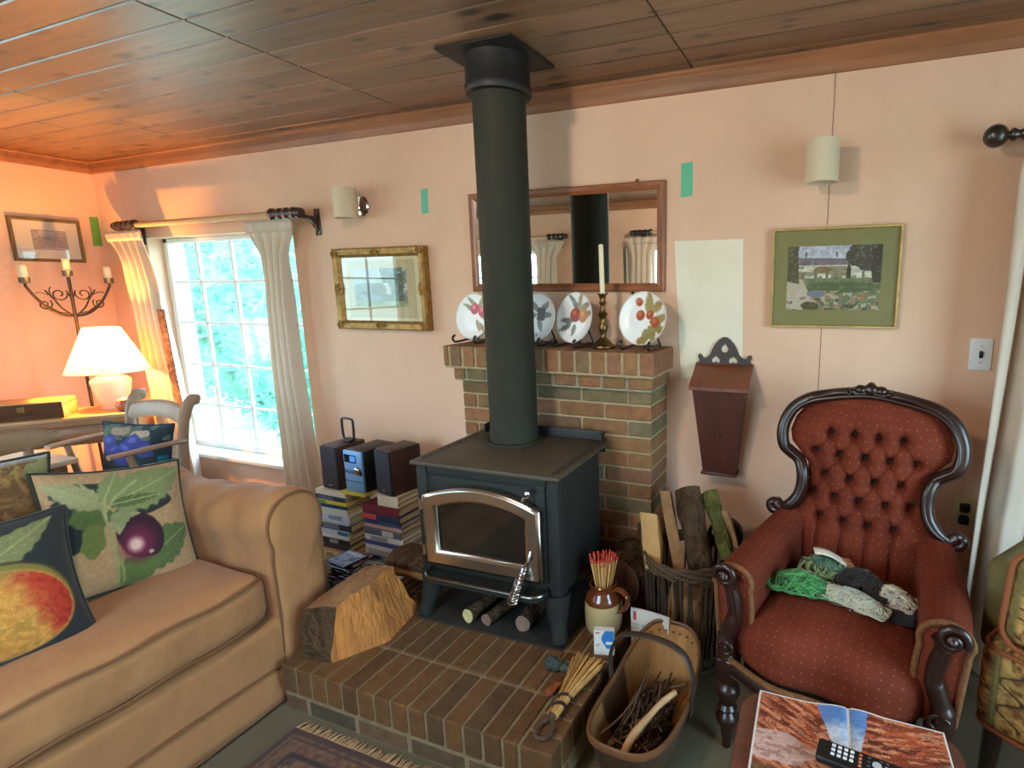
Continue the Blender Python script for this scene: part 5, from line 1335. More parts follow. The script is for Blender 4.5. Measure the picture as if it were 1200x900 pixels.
# ---------------------------------------------------------------- firewood and hearth things
bark2=mat('rough_bark',(82,62,43),rough=.95,var=.6,vs=26,stretch=(1,1,.5),bump=1.,bs=60,bd=.03,spec=.2)
split_m=mat('split_wood',(176,112,52),rough=.8,var=.3,vs=7,stretch=(3,3,.8),bump=1.,bs=22,bstretch=(3,3,.5),bd=.02)
end_m=mat('log_end',(176,132,84),rough=.85,var=.3,vs=16)
grey_wood=mat('weathered_wood',(138,100,64),rough=.9,var=.3,vs=9,stretch=(4,4,1),bump=.6,bs=30)
moss_m=mat('mossy_bark',(94,92,48),rough=.95,var=.55,vs=18,bump=1.,bs=60,bd=.03,spec=.2)
HZ=.1707
def hull(name,label,cat,base,prof,axis_pts,mats,mi_fn,sub=6,amp=.006,seed=1,group=None):
    """log of changing section: prof is a list of sections (lists of points) joined in turn"""
    t=thing(name,label,cat,base,group=group)
    q=random.Random(seed); V=[];F=[];mi=[]
    n=len(prof[0]); 
    # subdivide each side and each length
    k=sub
    rows=[]
    for a,b in zip(prof[:-1],prof[1:]):
        for s in range(k):
            f=s/k; row=[]
            for i in range(n):
                for e in range(k):
                    g=e/k
                    pa=Vector(a[i]).lerp(Vector(a[(i+1)%n]),g); pb=Vector(b[i]).lerp(Vector(b[(i+1)%n]),g); row.append(pa.lerp(pb,f))
            rows.append(row)
    row=[]
    for i in range(n):
        for e in range(k): row.append(Vector(prof[-1][i]).lerp(Vector(prof[-1][(i+1)%n]),e/k))
    rows.append(row)
    N=n*k
    for r in rows:
        for j,p in enumerate(r):
            a=amp*(sin(p.x*70+p.z*40+seed)+sin(p.y*55-p.z*63+seed*2)+.6*sin(p.x*150+p.y*120))*.5
            if p.z<HZ+.004 and base[2]<.2 and label.startswith('big'): a=0
            V.append(Vector((p.x+a,p.y+a*.6,p.z+(abs(a)*.5))) - Vector(base))
    for i in range(len(rows)-1):
        for j in range(N):
            F.append((i*N+j,i*N+(j+1)%N,(i+1)*N+(j+1)%N,(i+1)*N+j)); mi.append(mi_fn(j//k))
    F.append(tuple(range(N))[::-1]);F.append(tuple((len(rows)-1)*N+j for j in range(N)))
    mi+=[mi_fn(-1),mi_fn(-2)]
    groups=sorted(set(mi))
    m=M(); m.add(V,F,mi); m.build('wood',mats,t,smooth=35)
    return t
# the big split wedge: front end (towards the camera) is bark, the side is fresh wood
A=[(-1.655,-1.10,HZ),(-1.53,-1.085,HZ),(-1.545,-1.04,.345),(-1.585,-1.06,.352),(-1.655,-1.075,.335)]
B=[(-1.665,-.95,HZ),(-1.435,-.93,HZ),(-1.515,-.92,.37),(-1.59,-.93,.372),(-1.665,-.94,.345)]
D=[(-1.665,-.78,HZ),(-1.475,-.745,HZ),(-1.53,-.79,.372),(-1.59,-.80,.37),(-1.665,-.80,.35)]
hull('firewood_log','big split log wedge with orange cut side, lying on the left of the hearth','log',(-1.57,-.92,HZ),[A,B,D],None,[bark2,split_m,grey_wood],lambda s:{0:0,1:1,2:2,3:2,4:0,-1:0,-2:0}[s],amp=.007,seed=3)
# black iron rest with a half log
t=thing('log_rest','low black iron fire basket left of the stove, holding a half log','log holder',(-1.61,-.62,HZ))
m=M()
for y in(-.075,.075): m.tube(spline([(-.15,y,.07),(-.1,y,.04),(0,y,.03),(.1,y,.04),(.15,y,.07)],5),.006,8)
for i in range(7): m.tube([(-.12+.04*i,-.085,.034+.0016*(i-3)**2),(-.12+.04*i,.085,.034+.0016*(i-3)**2)],.005,6)
m.build('grid',black_iron,t)
for sx in(-1,1):
    for sy in(-1,1): m=M(); m.tube([(sx*.1,sy*.075,.04),(sx*.115,sy*.085,.0)],.007,8); m.build('foot',black_iron,t)
def rnd(x,s,rz_,n=9,flat=False):
    P=[]
    for i in range(n):
        a=pi+ i*pi/(n-1)
        P.append((x,-.62+cos(a)*.075,.30+sin(a)*.068))
    return P+[(x,-.545,.33),(x,-.63,.345),(x,-.70,.325)]
hull('firewood_log','half round log with orange cut face, on the black iron basket beside the stove','log',(-1.6,-.62,.225),[rnd(-1.675,1,0),rnd(-1.58,1,0),rnd(-1.475,1,0)],None,[mat('split_wood_dull',(150,102,56),rough=.85,var=.3,vs=8,bump=.5,bs=30),bark2],lambda s:0 if 0<=s<5 or s==-1 else 1,sub=3,amp=.004,seed=8)
def roundlog(label,a,b,r,mats,group=None,seed=1,taper=.9,n=14,rough=.12,bend=.01,name='firewood_log',segs=12):
    a=Vector(a);b=Vector(b)
    t=thing(name,label,'log',tuple(a),group=group)
    q=random.Random(seed); dv=b-a; side=dv.cross(Vector((.3,.5,.8))).normalized()
    P=[];rr=[]
    for i in range(segs):
        f=i/(segs-1); P.append(dv*f+side*(bend*sin(f*pi)+.003*sin(f*9+seed))); rr.append(r*(1+(taper-1)*f)*(1+.05*sin(f*13+seed)))
    m=M(); m.tube(P,rr,n,rough=rough,seed=seed,mi=0,capmi=1); m.build('wood',mats,t,smooth=50)
    return t
gu='short logs under the stove'
roundlog('pale ended stick under the stove, leftmost of the three',(-1.235,-.745,HZ+.035),(-1.22,-.42,HZ+.04),.026,[bark2,mat('pale_log_end',(206,196,140),rough=.9,var=.2,vs=30)],gu,1)
roundlog('brown stick with a knobbly end under the middle of the stove',(-1.16,-.735,HZ+.03),(-1.12,-.45,HZ+.03),.023,[bark2,mat('grey_log_end',(128,104,90),rough=.9,var=.2,vs=30)],gu,2)
roundlog('thick pinkish grey log end under the right of the stove',(-1.01,-.72,HZ+.038),(-1.06,-.42,HZ+.04),.03,[bark2,mat('grey_log_end')],gu,3)
roundlog('big dark round log end standing between stove and brick pillar',(-.74,-.46,HZ+.110),(-.74,-.265,HZ+.110),.098,[bark2,mat('dark_log_end',(84,52,42),rough=.9,var=.35,vs=14)],None,4,taper=1,rough=.05,bend=0,n=26)
# ---------------------------------------------------------------- log basket
BX,BY=-.475,-.405
wick=mat('dark_wicker',(54,42,30),rough=.7,var=.4,vs=40)
t=thing('log_basket','tall round dark wicker basket full of logs, between stove and armchair','basket',(BX,BY,0))
m=M(); m.lathe([(0,.012),(.125,.012),(.13,.0),(.14,.012),(.138,.03),(.0,.03)],30); m.build('base',wick,t)
q=random.Random(9); m=M()
for i in range(54):
    a=i*2*pi/54+q.uniform(-.03,.03); b=a+q.uniform(-.12,.12)
    m.tube(spline([(cos(a)*.132,sin(a)*.132,.01),(cos((a+b)/2)*.152,sin((a+b)/2)*.152,.2),(cos(b)*.163,sin(b)*.163,.425)],4),.0045+q.uniform(-.001,.002),6)
for z,k in((.05,.137),(.062,.138),(.074,.139)): m.tube([(cos(a)*k,sin(a)*k,z+.005*sin(a*27)) for a in[i*2*pi/80 for i in range(80)]],.005,6,closed=True)
m.build('stakes',wick,t)
m=M()
rimw=mat('wicker_rim',(84,64,42),rough=.7,var=.35,vs=40)
for j in range(7):
    m.tube([(cos(a)*(.162+.004*sin(a*14+j*2.1)),sin(a)*(.162+.004*sin(a*14+j*2.1)),.406+.0065*j+.002*cos(a*14+j*2.1)) for a in[i*2*pi/90 for i in range(90)]],.0055,6,closed=True)
m.build('rim',rimw,t)
m=M()
for j in range(4): m.tube([(.11+.05*cos(a)*(1+.05*j)+.004*j,.10+.02*cos(a),.475+.062*sin(a)*(1+.04*j)) for a in[-.6+i*.21 for i in range(22)]],.006,6)
m.build('handle',wick,t)
gl='logs in the round wicker basket'
def basketlog(label,top,bot,r,mats,seed,**k): return roundlog(label,top,bot,r,mats,gl,seed,**k)
basketlog('thick brown log with a cut knot, largest in the wicker basket',(-.505,-.31,.64),(-.395,-.475,.36),.05,[bark2,end_m],11,n=20,rough=.10)
basketlog('green mossy branch leaning in the wicker basket beside the thick log',(-.425,-.285,.63),(-.325,-.395,.43),.03,[moss_m,end_m],12,rough=.18)
basketlog('thin brown branch at the left edge of the wicker basket',(-.665,-.375,.50),(-.59,-.49,.38),.022,[bark2,end_m],13)
basketlog('short knobbly branch end low in front in the wicker basket',(-.62,-.45,.445),(-.555,-.51,.37),.022,[bark2,end_m],14)
def plank(label,top,bot,w,d,mats,seed,rz=.0):
    a=Vector(top);b=Vector(bot);dv=b-a
    sx=Vector((1,.15+rz,0)).normalized(); sy=dv.cross(sx).normalized()
    sec=lambda p,k:[p+sx*w*k-sy*d,p+sx*w*.9*k+sy*d,p-sx*w*.85*k+sy*d*.8,p-sx*w*k-sy*d*.6]
    return hull('firewood_log',label,'log',top,[sec(a,1),sec(a.lerp(b,.5),1.05),sec(b,.9)],None,mats,lambda s:0 if s in(0,1,2,-1,-2) else 1,sub=5,amp=.004,seed=seed,group=gl)
plank('pale flat split log, broadest cut face in the wicker basket',(-.64,-.375,.545),(-.575,-.515,.395),.040,.018,[mat('pale_split',(190,150,96),rough=.85,var=.15,vs=9,stretch=(3,3,1)),bark2],15,rz=-.2)
plank('thin split stick with a pinkish end standing in the wicker basket',(-.59,-.325,.625),(-.475,-.525,.40),.02,.013,[grey_wood,mat('pink_split',(206,130,90),rough=.85,var=.15,vs=9)],16)
plank('pale split piece lying at the right of the wicker basket',(-.37,-.315,.575),(-.315,-.37,.46),.026,.014,[grey_wood,bark2],17)
for k_,(a_,b_,lab) in enumerate((((-.535,-.42,.06),(-.49,-.40,.33),'pale split log seen through the stakes at the left of the log basket'),((-.445,-.46,.06),(-.43,-.47,.31),'pale split log seen through the stakes at the front of the log basket'),((-.45,-.345,.06),(-.415,-.35,.30),'log deep in the back of the log basket under the thick log'))):
    basketlog(lab,a_,b_,.042,[end_m,end_m],30+k_)
# ---------------------------------------------------------------- stoneware jug with matches
JX,JY=-.745,-.585
t=thing('stoneware_jug','brown and cream stoneware jug full of long matches, right of the stove','jug',(JX,JY,HZ),-.25)
cream_g=mat('cream_glaze',(186,164,118),rough=.3,var=.1,vs=10,coat=.4); brown_g=mat('brown_glaze',(104,52,24),rough=.15,var=.2,vs=10,coat=.7)
m=M(); m.lathe([(0,0),(.058,0),(.064,.008),(.068,.03),(.07,.07),(.069,.105),(.067,.118)],34); m.build('body',cream_g,t,smooth=50)
m=M(); m.lathe([(.0672,.117),(.066,.128),(.06,.142),(.05,.154),(.047,.165),(.048,.175),(.051,.182),(.048,.185),(.044,.18),(.043,.165),(.045,.15),(.04,.13),(0,.13)],34); m.build('neck',brown_g,t,smooth=50)
m=M(); m.tube(spline([(.045,0,.165),(.075,0,.178),(.105,0,.165),(.108,0,.135),(.09,0,.105),(.067,0,.09)],6),[.011]*8+[.010]*23,10,sx=.8,sy=1.3); m.build('handle',brown_g,t)
q=random.Random(4)
mst=M(); mst.tube([(0,0,0),(0,0,.138)],.0021,4); hd=M(); hd.lathe([(0,-.006),(.0032,-.003),(.0036,.002),(.0022,.007),(0,.008)],8,c=(0,0,.140))
m0=thing('long_match','long wooden match with red tip standing in the stoneware jug','match',(0,0,0),group='long matches in the jug')
mst.build('stick',mat('match_wood',(216,170,104),rough=.8),m0); hd.build('head',mat('match_head',(206,52,40),rough=.7),m0)
for i in range(46):
    o=m0 if i==0 else copy_tree(m0)
    a=i*2.39996; r=math.sqrt((i+.3)/46); x0=cos(a)*r*.025;y0=sin(a)*r*.025
    o.location=(JX+x0,JY+y0,HZ+.133+q.uniform(0,.014)); ax=.21*r
    o.rotation_euler=Euler((-sin(a)*ax,cos(a)*ax,0))
# matchbox
t=thing('match_box','white and blue box standing on the hearth in front of the jug','box',(-.687,-.715,HZ),.25)
m=M(); m.grid(lambda u,v:(-.034+.068*u,-.011,.092*v),40,50,colfn=lambda u,v:Paint(u,v,(226,222,214)).rect(.52,.0,1,1,(230,228,222)).lay((u>.5+.12*np.sin(v*7))*(v>.28)*1.,(46,120,190)).lay((u>.6)*(v>.44)*(v<.56)*1.,(226,226,230)).rect(.08,.86,.3,.92,(206,80,60)).rect(.1,.4,.3,.43,(120,120,126)).rect(.1,.33,.24,.36,(120,120,126)).c)
m.build('front',mat('printed_card',(255,255,255),rough=.55,vcol=True),t,smooth=0,recalc=False)
m=M(); m.span((-.034,-.0108,0),(.034,.011,.092)); m.build('carton',mat('white_card',(224,222,216),rough=.6),t,smooth=0)
# hearth brush
t=thing('hearth_brush','straw whisk brush with bound neck and loop, on the right of the hearth','brush',(-.708,-.97,HZ),-.02)
straw=mat('broom_straw',(206,156,88),rough=.8,vcol=True,var=.2,vs=30)
q=random.Random(6); m=M()
for i in range(150):
    a=q.uniform(0,2*pi);r=math.sqrt(q.random())
    x1=cos(a)*r; y1=sin(a)*r
    P=[(x1*.016,-.075,.020+y1*.015),(x1*.018,-.02,.022+y1*.016),(x1*.027,.04,.025+y1*.02),(x1*.056+q.uniform(-.004,.004),.17+q.uniform(-.02,.012),.026+y1*.022)]
    f=q.uniform(.7,1.2); m.tube(P,.0019,4,col=(f,f,f))
o=m.build('bristles',straw,t)
bind=mat('brush_binding',(40,28,20),rough=.7)
for yy,r in((-.012,.0205),(-.048,.0195)):
    m=M()
    for k in range(3): m.tube([(cos(a)*r*1.05,yy+.004*k+.012*cos(a),.021+sin(a)*r*.95) for a in[i*2*pi/24 for i in range(24)]],.0022,6,closed=True)
    m.build('binding',bind,t)
m=M(); m.tube([(0,-.07,.02),(0,-.088,.018)],[.015,.011],10); m.tube(spline([(-.006,-.085,.016),(-.02,-.105,.012),(-.021,-.135,.010),(0,-.15,.010),(.02,-.135,.010),(.02,-.105,.012),(.006,-.085,.016)],5),.0065,8); m.build('loop_handle',mat('twisted_cord',(84,62,46),rough=.85,var=.4,vs=90,bump=.6,bs=200),t)
# stones and chip
def lump(label,c,half,rgb,seed,name='stone',cat='stone',rz=0,group=None):
    t=thing(name,label,cat,c,rz,group)
    m=M(); m.rbox(half,min(half)*.8,5,fn=lambda w,p:(w.x*(1+.18*sin(p[1]*3+seed)),w.y*(1+.15*sin(p[0]*4+seed*2)),w.z*(1+.2*sin(p[0]*3+p[1]*4+seed))),T=Matrix.Translation((0,0,half[2]*.95))); m.build('body',mat('lump_%d_%d_%d'%rgb,rgb,rough=.75,var=.3,vs=40,bump=.6,bs=90),t,smooth=40)
lump('dark grey stone with a small point, on the hearth by the stove leg',(-.815,-.845,HZ),(.028,.022,.02),(60,66,62),2)
lump('flat greenish stone beside the dark pointed stone on the hearth',(-.762,-.835,HZ),(.026,.02,.013),(74,82,70),5)
lump('small orange brown wood chip on the hearth beside the brush',(-.765,-.935,HZ),(.012,.03,.008),(150,84,44),3,'wood_chip','wood chip',rz=-.3)
# ---------------------------------------------------------------- trug with kindling
tz=-.05
t=thing('trug_basket','wooden trug of kindling with a dark bent handle, right of the hearth','trug',(-.487,-.832,0),tz)
tr_in=mat('trug_slats',(190,138,80),rough=.55,vcol=True,var=.22,vs=6,stretch=(4,1,1)); tr_rim=mat('trug_rim',(112,72,42),rough=.5,var=.25,vs=10); tr_dark=mat('trug_handle_wood',(62,46,38),rough=.5,var=.25,vs=10)
def se(a,hx,hy,n=3.2):
    c_,s_=cos(a),sin(a); return (math.copysign(abs(c_)**(2/n),c_)*hx,math.copysign(abs(s_)**(2/n),s_)*hy)
def zr_(y): return .165+.02*(abs(y)/.27)**2.2+(.085*max(0,y/.27)**2)
def tin(u,v,off=0):
    a=2*pi*u; x,y=se(a,.128-off,.252-off)
    k=1-v; fx=.62+.38*k**.6; fy=.70+.30*k**.6
    if v>.8: fx*=(1-v)/.2; fy*=(1-v)/.2
    z=.03+off+(zr_(y)-.03-off)*max(0,(k-.2)/.8)**1.15 if v<.8 else .03+off
    return (x*fx,y*fy,z)
def slat(u,v):
    x=np.cos(2*pi*u); y=np.sin(2*pi*u)
    s=np.floor((np.abs(x)**.6*np.sign(x)*.5+.5)*7+ (v>.8)*0); f=.78+.3*vn(s*3.1,s*1.7,5)
    g=np.abs(((np.abs(x)**.6*np.sign(x)*.5+.5)*7)%1-.5)>.46
    c=np.array([(255,255,255)]*len(u),float)*f[:,None]; c[g]=(90,80,70); return c
m=M(); m.grid(lambda u,v:tin(u,v),120,26,closeu=True); m.build('outer_shell',mat('trug_outside_shaded',(70,50,36),rough=.6,var=.3,vs=8),t,smooth=60,recalc=False)  # outer colour darkened: the shade on the shell is painted in
m=M(); m.grid(lambda u,v:tin(u,v,.005),120,26,closeu=True,colfn=slat); m.build('slats',tr_in,t,smooth=60,recalc=False)
m=M(); R_=[(*se(a,.128,.252),0) for a in[i*2*pi/120 for i in range(120)]]
m.tube([(x,y,zr_(y)-.006) for x,y,_ in R_],.011,8,closed=True,sx=1.1,sy=.65); m.build('rim',tr_rim,t)
for k in range(9):
    x=-.1+.025*k; n_=3.2; y=.248*(1-abs(x/.128)**n_)**(1/n_)
    m=M(); m.lathe([(0,-.002),(.003,-.001),(.0035,0),(.002,.0015),(0,.002)],8,T=Matrix.Translation((x,y-.014,zr_(y)-.028))@Matrix.Rotation(pi/2,4,'X')); m.build('tack',black_iron,t)
m=M(); P=spline([(-.135,.02,.12),(-.139,.02,.2),(-.137,.02,.255),(-.11,.02,.315),(-.05,.02,.342),(.05,.02,.342),(.11,.02,.315),(.137,.02,.255),(.139,.02,.2),(.135,.02,.12)],6)
m.tube(P,.012,8,sx=.4,sy=1.25,up=(1,0,0)); m.build('handle',tr_dark,t)
m=M()
for yy in(-.1,.12): m.span((-.095,yy-.02,.0),(.095,yy+.02,.028),.004)
m.build('foot',tr_dark,t)
TT=Matrix.Translation((-.487,-.832,0))@Matrix.Rotation(tz,4,'Z')
twm=mat('twig_bark',(255,255,255),rough=.9,vcol=True,var=.3,vs=40)
q=random.Random(12); m=M()
for i in range(230):
    L=q.uniform(.04,.16); x=q.uniform(-.066,.066); y=q.uniform(-.17,.15); z=.055+q.uniform(0,.055); a=q.gauss(pi/2,.55); e=q.uniform(-.25,.25)
    d_=Vector((cos(a)*cos(e),sin(a)*cos(e),sin(e)))*L*.5; c_=Vector((x,y,z)); s_=Vector((q.uniform(-.008,.008),q.uniform(-.008,.008),0))
    pa,pb=c_-d_,c_+d_
    if abs(pa.x)>.076 or abs(pb.x)>.076 or abs(pa.y)>.19 or abs(pb.y)>.18: continue
    pa.z=max(.045,pa.z);pb.z=max(.045,pb.z)
    col=lin(q.choice([(84,62,48),(66,50,40),(104,80,60),(120,92,66),(54,42,36)])); m.tube([pa,c_+s_,pb],[q.uniform(.0018,.004)]*3,5,col=col)
for i in range(120):
    x=q.uniform(-.066,.066); y=q.uniform(-.17,.12); m.box((x,y,.05+q.uniform(0,.03)),(q.uniform(.006,.02),q.uniform(.006,.024),q.uniform(.003,.01)),0,rot=(q.uniform(-.6,.6),q.uniform(-.6,.6),q.uniform(0,3)),col=lin(q.choice([(70,54,42),(96,72,50),(140,104,66),(50,40,34)])))
m.lathe([(0,.038),(.062,.039),(.058,.05),(.04,.058),(0,.06)],24,sx=1,sy=2.5,col=lin((56,44,36)))
o=m.build('kindling',twm,smooth=40); o.matrix_world=TT; props(o,'heap of dark twigs and bark bits filling the trug','kindling',kind='stuff')
def stick(label,a,b,r,rgb,seed,bend):
    a=TT@Vector(a);b=TT@Vector(b)
    roundlog(label,tuple(a),tuple(b),r,[mat('stick_%d_%d_%d'%rgb,rgb,rough=.85,var=.2,vs=14)]*2,None,seed,taper=.7,n=10,bend=bend,name='kindling_stick')
stick('pale peeled stick curving along the right side of the trug',(.008,-.235,.125),(.082,.03,.17),.0125,(206,162,116),3,-.022)
stick('long thin dark twig along the left side inside the trug',(-.085,-.16,.12),(-.03,.10,.15),.0035,(110,76,52),5,.01)
stick('second thin twig leaning toward the far end of the trug',(-.04,-.1,.12),(-.045,.12,.17),.003,(100,80,64),6,.008)
# newspaper between trug and log basket
t=thing('folded_newspaper','folded white newspaper with a red mark standing behind the trug','newspaper',(-.565,-.572,.001),rot=(.02,0,-.10))
m=M(); m.grid(lambda u,v:(-.075+.15*u,-.009+.006*sin(u*3)*v,.27*v),40,40,colfn=lambda u,v:Paint(u,v,(222,216,206)).rect(.06,.84,.14,.96,(190,60,50)).lay((np.sin(v*150)>.2)*(v<.8)*(np.sin(u*20)>-.8)*.4,(120,116,112)).c)
m.build('front_page',mat('newsprint',(255,255,255),rough=.9,vcol=True),t,smooth=180,recalc=False)
m=M()
for k in range(3): m.grid(lambda u,v:(-.076+.152*u,-.005+.003*k+.006*sin(u*3)*v,(.271-.004*k)*v),12,12)
m.build('inner_sheets',mat('news_sheets',(214,208,196),rough=.9),t,smooth=180,recalc=False)
# ---------------------------------------------------------------- rug
t=thing('rug','old patterned brown rug with pale fringe on the floor in front of the hearth','rug',(-1.03,-1.65,0),0)
def p_rug(u,v):
    p=Paint(u,v,(118,84,62)); b=np.minimum(np.minimum(u,1-u)*1.08,np.minimum(v,1-v)*.92)
    p.lay((fb(u*38,v*34,3)>.5)*.8,(74,52,44)); p.lay((fb(u*30,v*30,7)>.54)*.8,(150,112,66)); p.lay((fb(u*36,v*36,11)>.58)*.8,(70,66,60)); p.lay((fb(u*26,v*26,17)>.6)*.7,(128,60,48))
    for k in range(9):
        for j in range(8):
            p.ell((k+.5)/9+.02*sin(j*5),(j+.5)/8,.028,.035,(160,124,74),rot=k+j,wob=.9,seed=k*8+j); p.ell((k+.5)/9+.02*sin(j*5),(j+.5)/8,.012,.014,(104,58,48))
    p.lay(((b<.085))*.75,(96,62,50)); p.lay((b<.085)*(np.sin(u*150)*np.sin(v*150)>.2)*.5,(130,100,66)); p.lay(((b>.075)&(b<.088))*.9,(48,36,34)); p.lay(((b<.02))*.9,(70,48,42)); p.lay(((b>.03)&(b<.036))*.9,(52,40,36))
    p.noise(.18,140,2); return p.c
m=M(); m.grid(lambda u,v:(-.53+1.06*u,-.45+.9*v,.012+.0008*sin(u*40)*sin(v*30)),190,170,colfn=p_rug); 
m.build('pile',mat('rug_wool',(255,255,255),rough=.97,vcol=True,bump=.6,bs=300,sheen=.15),t,smooth=180,recalc=False)
m=M(); m.span((-.53,-.45,.001),(.53,.45,.0112)); m.build('backing',mat('rug_back',(84,62,50),rough=.95),t,smooth=0)
q=random.Random(2)
for s in(-1,1):
    m=M(); x=-.53
    while x<.53:
        L=q.uniform(.022,.045); dx=q.uniform(-.012,.012); m.tube([(x,s*.449,.009),(x+dx*.5,s*(.449+L*.5),.008),(x+dx,s*(.449+L),.004)],[.0022,.0018,.0008],4); x+=.0042
    m.build('fringe',mat('fringe_cotton',(196,160,116),rough=.95),t)
t.location=(-1.045,-1.655,0)
# ---------------------------------------------------------------- side table, magazine, remote
t=thing('side_table','dark red brown side table under the open magazine','side table',(.075,-1.38,0),.03)
tab=mat('table_mahogany',(96,48,36),rough=.25,var=.25,vs=7,stretch=(.6,4,4),coat=.4)
def rrect(hx,hy,r,n=8):
    P=[]
    for cx_,cy_,a0 in((hx-r,hy-r,0),(-hx+r,hy-r,pi/2),(-hx+r,-hy+r,pi),(hx-r,-hy+r,1.5*pi)):
        for i in range(n+1): a=a0+i*pi/2/n; P.append((cx_+cos(a)*r,cy_+sin(a)*r))
    return P
P=rrect(.225,.31,.06); n=len(P)
m=M(); V=[]
for k,z in((.985,.445),(1,.452),(1,.464),(.985,.47)): V+=[(x*k,y*k,z) for x,y in P]
F=[tuple(range(n))[::-1],tuple(range(3*n,4*n))]
for j in range(3): F+=[(j*n+i,j*n+(i+1)%n,(j+1)*n+(i+1)%n,(j+1)*n+i) for i in range(n)]
m.add(V,F); m.build('top',tab,t,smooth=40)
m=M(); m.lathe([(.02,.445),(.03,.42),(.022,.36),(.034,.3),(.036,.24),(.024,.18),(.03,.14),(.0,.13)],20); m.build('pedestal',tab,t,smooth=50)
for k in range(3):
    a=k*2*pi/3+.5; m=M(); m.tube(spline([(0,0,.17),(cos(a)*.1,sin(a)*.1,.14),(cos(a)*.18,sin(a)*.18,.04),(cos(a)*.22,sin(a)*.22,.012)],6),[.022]*7+[.016]*12,10); m.build('foot',tab,t)
def p_canyon(u,v):
    p=Paint(u,v,(150,70,44))
    R_=(u>.49); A=np.where(R_,v-.30*u,v+.85*u); B=np.where(R_,u+.3*v,u-.6*v)
    def st(sc,k,seed): return fb(B*k+seed,A*sc+.6*vn(u*9,v*9,seed),seed,5)
    p.lay((st(22,5,3)>.5)*.8,(198,98,58)); p.lay((st(26,6,7)>.54)*.85,(92,36,28)); p.lay((st(40,9,11)>.57)*.75,(222,142,98)); p.lay((st(60,14,19)>.58)*.6,(120,50,36)); p.lay((st(50,12,29)>.6)*.6,(236,170,130))
    p.lay((u>.6)*np.clip((.50-v-.12*np.sin(u*9))*6,0,1)*(v>.2)*.7,(56,36,28)); p.lay((u>.55)*(v<.25)*(st(30,8,3)>.5)*.7,(190,92,62))
    # sky wedge
    wd=.14*np.clip((v-.25)/.75,0,1)**.8; cx_=.47+.05*(1-v)
    sky=(np.abs(u-cx_-.02*(fb(v*9,u*2,4)-.5))<wd)*(v>.25)
    p.lay(sky*1.,(92,136,196)); p.lay(sky*np.clip((.88-v)*5+1.8*(fb(u*14,v*12,6)-.5),0,1),(206,212,222)); p.lay(sky*(v<.55)*.8,(176,166,120))
    # pale boulder
    p.ell(.13,.42,.2,.15,(206,168,156),wob=.7,seed=5); p.lay((((u-.13)/.2)**2+((v-.42)/.15)**2<1)*(fb(u*26,v*30,9)>.52)*.6,(150,104,92))
    p.lay((u<.5)*(v<.24)*.85,(104,84,52)); p.lay((u<.5)*(v<.24)*(fb(u*20,v*24,3)>.52)*.7,(74,62,40))
    p.noise(.16,60,3)
    b=np.minimum(np.minimum(u,1-u)*1.42,np.minimum(v,1-v)); p.lay(((b<.016))*1.,(232,226,218)); 
    return p.c
t=thing('open_magazine','open magazine showing a red canyon under blue sky, on the side table','magazine',(.075,-1.212,.4705),.03)
def page(u,v):
    x=(2*u-1)*.192; d=abs(x)
    return (x,-.135+.27*v-.0,.006+.007*math.exp(-((d-.02)/.04)**2)-.0035*math.exp(-(d/.004)**2)+.002*sin(u*7+v*3))
m=M(); m.grid(page,170,120,colfn=p_canyon); m.build('spread',mat('glossy_page',(255,255,255),rough=.3,vcol=True,coat=.2),t,smooth=180,recalc=False)
m=M()
for k in range(3): m.grid(lambda u,v:(page(u,v)[0]*(1+.004*k),page(u,v)[1]*(1+.006*k),max(.0006,page(u,v)[2]-.0016*(k+1))),40,12)
m.build('under_pages',mat('page_edges',(226,220,208),rough=.8),t,smooth=180,recalc=False)
t=thing('remote_control','black remote control with white keys lying on the magazine','remote control',(.108,-1.245,.4885),-.13)
m=M(); m.rbox((.098,.026,.0085),.006,6,T=Matrix.Translation((0,0,.0085))); m.build('body',mat('remote_black',(18,18,20),rough=.4),t,smooth=40)
m=M()
wht=lin((220,222,224)); 
for i in range(4):
    for j in range(3): m.box((-.068+.0115*i,.014-.011*j,.0178),(.0075,.0065,.003),.001,1,col=wht)
for k,c in enumerate(((206,60,50),(80,160,80),(216,190,60),(70,110,190))): m.box((-.018,.014-.009*k,.0178),(.006,.005,.003),.001,1,col=lin((200,120,90)) if k else lin((206,80,60)))
q=random.Random(3)
for i in range(9):
    for j in range(4):
        if q.random()<.8: m.box((-.003+.0105*i,.016-.0105*j,.0176),(.0062,.0048,.0026),.001,1,col=lin(q.choice([(150,152,156),(196,198,200),(60,62,64)])))
m.lathe([(.0085,0),(.0085,.002),(0,.0022)],16,c=(.012,.002,.0172),col=lin((190,192,196)))
m.build('keys',mat('remote_keys',(255,255,255),rough=.5,vcol=True),t,smooth=0)
